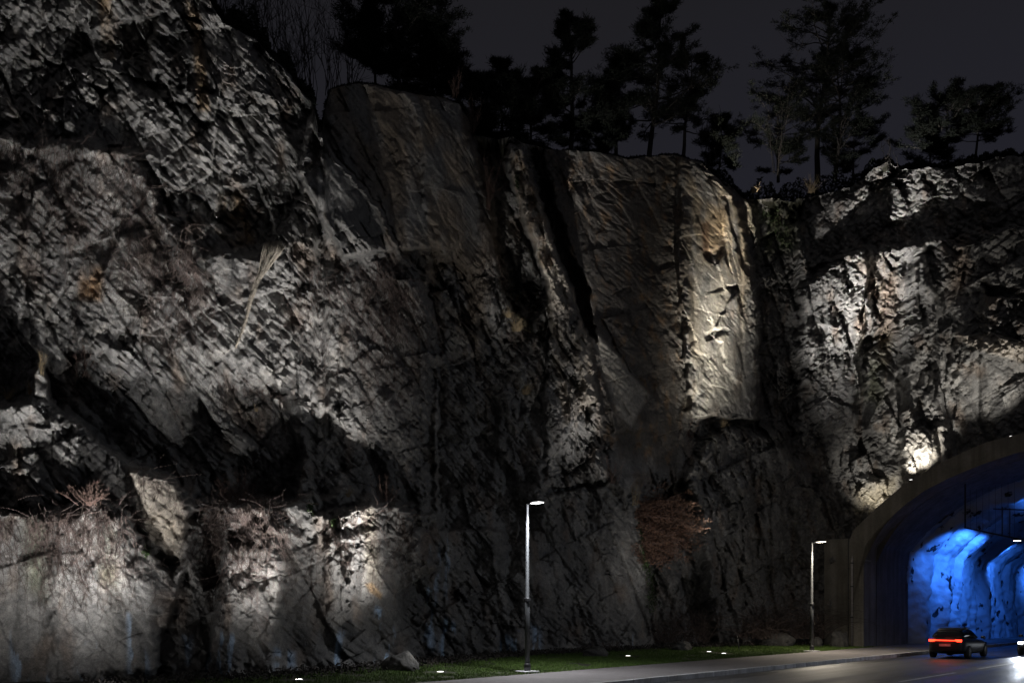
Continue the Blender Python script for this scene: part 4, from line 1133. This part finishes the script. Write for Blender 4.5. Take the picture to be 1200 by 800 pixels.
lu = rng.uniform(-16, 29, NL); lv = np.interp(lu, [-16, -7, 6, 15, 22, 29], [8.6, 9.0, 12, 11.3, 10.6, 8])+rng.normal(0, .75, NL)
lx = OX+lu*AX+lv*NX; ly = OY+lu*AY+lv*NY; lz = np.minimum(.12, (lv-4.3)*.02)+rng.uniform(.02, .22, NL)
m = MB(); leaves_mesh(m, [Vector((a, b, c)) for a, b, c in zip(lx, ly, lz)], .06)
tag(m.build('leaf_litter', M['bark']), 'dark leaf litter and weeds along the cliff foot', 'leaf litter', None, 'stuff')

# ------------------------------------------------------------------ trees on the rim
def pine(label, px, pyb, pyt, hw, seed, crown=.35, D=None, shape='cone', n_limb=26, lean=0, group='pines on the cliff top', limb_up=.15, dens=1.0, trunk_r=None):
    r = random.Random(seed)
    D = (surf(px, max(pyb, float(np.interp(px, pxs, topy))+1))+2.2) if D is None else D
    b = at(px, pyb+3, D); H = (pyb-pyt)/F*D; Wd = hw/F*D
    t = empty('pine_tree', b); tag(t, label, 'tree', group)
    tr = MB(); p = Vector((0, 0, -.4)); pts = [p.copy()]; d = Vector((lean, 0, 1)).normalized()
    for j in range(12):
        p = p+d*(H*.97+.4)/12; d = (d+Vector((r.gauss(0, .05), r.gauss(0, .05), .05))).normalized(); pts.append(p.copy())
    R0 = trunk_r or .022*H*.8
    tr.tube(pts, [R0*(1-.92*i/12)+.015 for i in range(13)], 9)
    tufts = []; lb = Twigs()
    def along(h):
        k = h*12; a = min(int(k), 11); return pts[a].lerp(pts[a+1], k-a)
    for i in range(n_limb):
        h = crown+(1-crown)*((i+r.random())/n_limb); q = (h-crown)/(1-crown)
        if shape == 'cone': e = .95*(1-q)**.8*(.55+.45*min(1, q*5))+.10
        elif shape == 'umbrella': e = (.5+.9*q if q < .45 else 1.0*(1-(q-.45)/.6)**.7)
        else: e = math.sqrt(max(.02, 1-(2*q-.9)**2))
        for s in range(2):
            az = r.uniform(0, 6.283); L = Wd*e*r.uniform(.45, 1.12)
            if L < .15: L = .15
            o = along(h); d = Vector((math.cos(az), math.sin(az), limb_up+r.gauss(0, .14)+.35*q)).normalized(); q_ = [o.copy()]; p = o.copy(); nst = 6
            for j in range(nst):
                p = p+d*L/nst; d = (d+Vector((r.gauss(0, .16), r.gauss(0, .16), r.gauss(.03, .09)))).normalized(); q_.append(p.copy())
                if j >= 2:
                    for _ in range(max(1, int(3.4*dens))):
                        e2 = (d+Vector((r.gauss(0, .8), r.gauss(0, .8), r.gauss(.12, .18)))).normalized(); l2 = L*r.uniform(.08, .24)+.12
                        sp_ = p+e2*l2; lb.add([p, p+e2*l2*.5+Vector((0, 0, .03)), sp_], .016, .006)
                        tufts.append((sp_, e2)); 
                        if r.random() < .8: tufts.append((p+e2*l2*.6, e2))
            lb.add(q_, R0*.30*(1-.5*q)+.01, .012, 5); tufts.append((q_[-1], d))
    tr.v += []
    o_ = tr.build('trunk', M['bark'], t, True); lb.m.build('limbs', M['bark'], t, True)
    # needle sprays: flat radiating blades around each shoot
    NN = 24; C = np.array([tuple(a) for a, _ in tufts]); Dv = np.array([tuple(e_) for _, e_ in tufts]); g = np.random.default_rng(seed)
    n = len(C); dirs = g.normal(0, 1, (n, NN, 3))*np.array([1, 1, .55])+Dv[:, None]*.9+np.array([0, 0, .32]); dirs /= np.linalg.norm(dirs, axis=2, keepdims=True)
    st = C[:, None]+g.normal(0, .11, (n, NN, 3))*np.array([1, 1, .5]); ln_ = g.uniform(.14, .30, (n, NN, 1))
    sd = np.cross(dirs, g.normal(0, 1, (n, NN, 3))); sd /= np.linalg.norm(sd, axis=2, keepdims=True)+1e-9
    w_ = .02
    Vn = np.stack([st-sd*w_, st+sd*w_, st+dirs*ln_], 2).reshape(-1, 3)
    np_mesh('crown', Vn, np.arange(len(Vn)).reshape(-1, 3), M['needle'], t)
    return t
pine('slender upright pine standing alone on the rim between the two dark bushy groups', 669, 178, 8, 40, 1, .12, shape='oval', n_limb=26)
pine('broad pine with a bare lower trunk and long left limbs on the central rim', 761, 184, 12, 82, 2, .26, shape='cone', n_limb=28, limb_up=.1)
pine('low spreading pine right of the broad central pine', 800, 182, 58, 62, 3, .30, shape='umbrella', n_limb=16, lean=.1)
pine('small pine behind the broad central pine, on its left', 722, 182, 60, 44, 4, .3, shape='cone', n_limb=16)
pine('tallest pine of the right group with a wide open crown', 958, 206, 20, 80, 5, .36, shape='oval', n_limb=26, limb_up=.35)
pine('pine leaning right beside the tallest pine of the right group', 978, 204, 62, 76, 6, .25, shape='umbrella', n_limb=22, lean=.10, limb_up=.3)
pine('low dense pine left of the tallest pine of the right group', 912, 204, 108, 56, 7, .12, shape='oval', n_limb=20)
pine('low pine seedling clump right of the tallest pine', 1000, 202, 135, 40, 8, .1, shape='oval', n_limb=14)
pine('pine with flat crown left in the pair at the far right', 1112, 192, 106, 52, 9, .32, shape='umbrella', n_limb=20, lean=-.06)
pine('pine with flat crown right in the pair at the far right', 1142, 190, 108, 50, 10, .35, shape='umbrella', n_limb=18, lean=.12)
pine('big dark pine above the smooth buttress', 468, 106, -30, 84, 11, .12, shape='oval', n_limb=34, D=47)
pine('dark pine reaching right above the smooth buttress edge', 508, 112, 30, 64, 12, .12, shape='cone', n_limb=26, D=48.5)
pine('dark pine left of the big one above the smooth buttress', 440, 106, 15, 52, 13, .35, shape='umbrella', n_limb=18, D=50)
pine('bushy low pine on the rim above the trough', 588, 164, 70, 52, 14, .1, shape='cone', n_limb=24)
pine('rounded low pine right of the trough on the rim', 622, 172, 88, 42, 15, .08, shape='oval', n_limb=20)
pine('low dark pine filling the gap beside the buttress corner', 556, 150, 85, 46, 16, .08, shape='oval', n_limb=18)
def bare_tree(label, px, pyb, pyt, hw, n, D, r=.03, mat=None, group='bare trees on the cliff top', fork=3):
    return shrub(label, px, pyb, hw, pyb-pyt, n, mat or M['bark'], r=r, group=group, name='bare_tree', cat='tree', D=D, depth=1.0, fork=fork)
bare_tree('small bare tree right of the broad central pine', 832, 192, 118, 30, 5, 60, .035)
bare_tree('bare sapling leaning right between the two right pine groups', 1046, 196, 146, 28, 4, 62, .03)
bare_tree('thin bare birch at the left edge of the tallest right pine', 908, 204, 60, 22, 4, 63, .03)
for i, (px, py, pt, hw, D, lb) in enumerate(((262, 40, -90, 26, 42, 'bare tree beside the left cliff crest, leftmost of the thicket'), (290, 60, -80, 26, 43, 'bare tree second from the left in the thicket'),
        (312, 75, -60, 28, 44, 'bare tree third from the left in the thicket'), (336, 95, -60, 30, 45, 'bare tree in the middle of the thicket above the left cliff'), (362, 122, -40, 30, 46, 'bare tree above the notch between left cliff and buttress'),
        (388, 112, -50, 30, 47, 'bare tree at the left end of the smooth buttress top'), (410, 108, -30, 30, 47, 'thin bare tree on the smooth buttress top, left of the dark pine'), (345, 110, 30, 34, 43.5, 'low bushy bare tree just behind the left cliff crest'))):
    bare_tree(lb, px, py, pt, hw, 13, D, .022, fork=4)
pine('low spreading pine filling the rim behind the pair of right pines', 1090, 194, 140, 46, 21, .1, shape='oval', n_limb=16)
pine('small bushy pine between the broad central pine and the slender one', 706, 184, 118, 34, 22, .08, shape='oval', n_limb=16)
pine('low bushy pine right of the spreading central pine', 842, 200, 138, 34, 23, .1, shape='umbrella', n_limb=14)
# dark scrub along the rim
m = MB(); P = []
UH = [(235, 14), (300, 26), (372, 22), (385, 3), (530, 4), (560, 16), (620, 10), (660, 2), (740, 4), (820, 3), (855, 14), (900, 26), (985, 24), (1030, 10), (1100, 12), (1215, 10)]
for i in range(26000):
    px = rd.uniform(238, 1215); ty = float(np.interp(px, pxs, topy)); k = float(fbm(np.array([px/22.]), np.array([.3]), 700, 4)[0])
    h = lut(px, UH)*max(.15, 1+1.3*k)
    P.append(at(px, ty+3-h*rd.random()**1.6, surf(px, ty+2)+rd.uniform(.6, 4.5)))
leaves_mesh(m, P, .085, long=1.7)
tag(m.build('undergrowth', M['needle']), 'dark low undergrowth along the rim of the cliff', 'undergrowth', None, 'stuff')
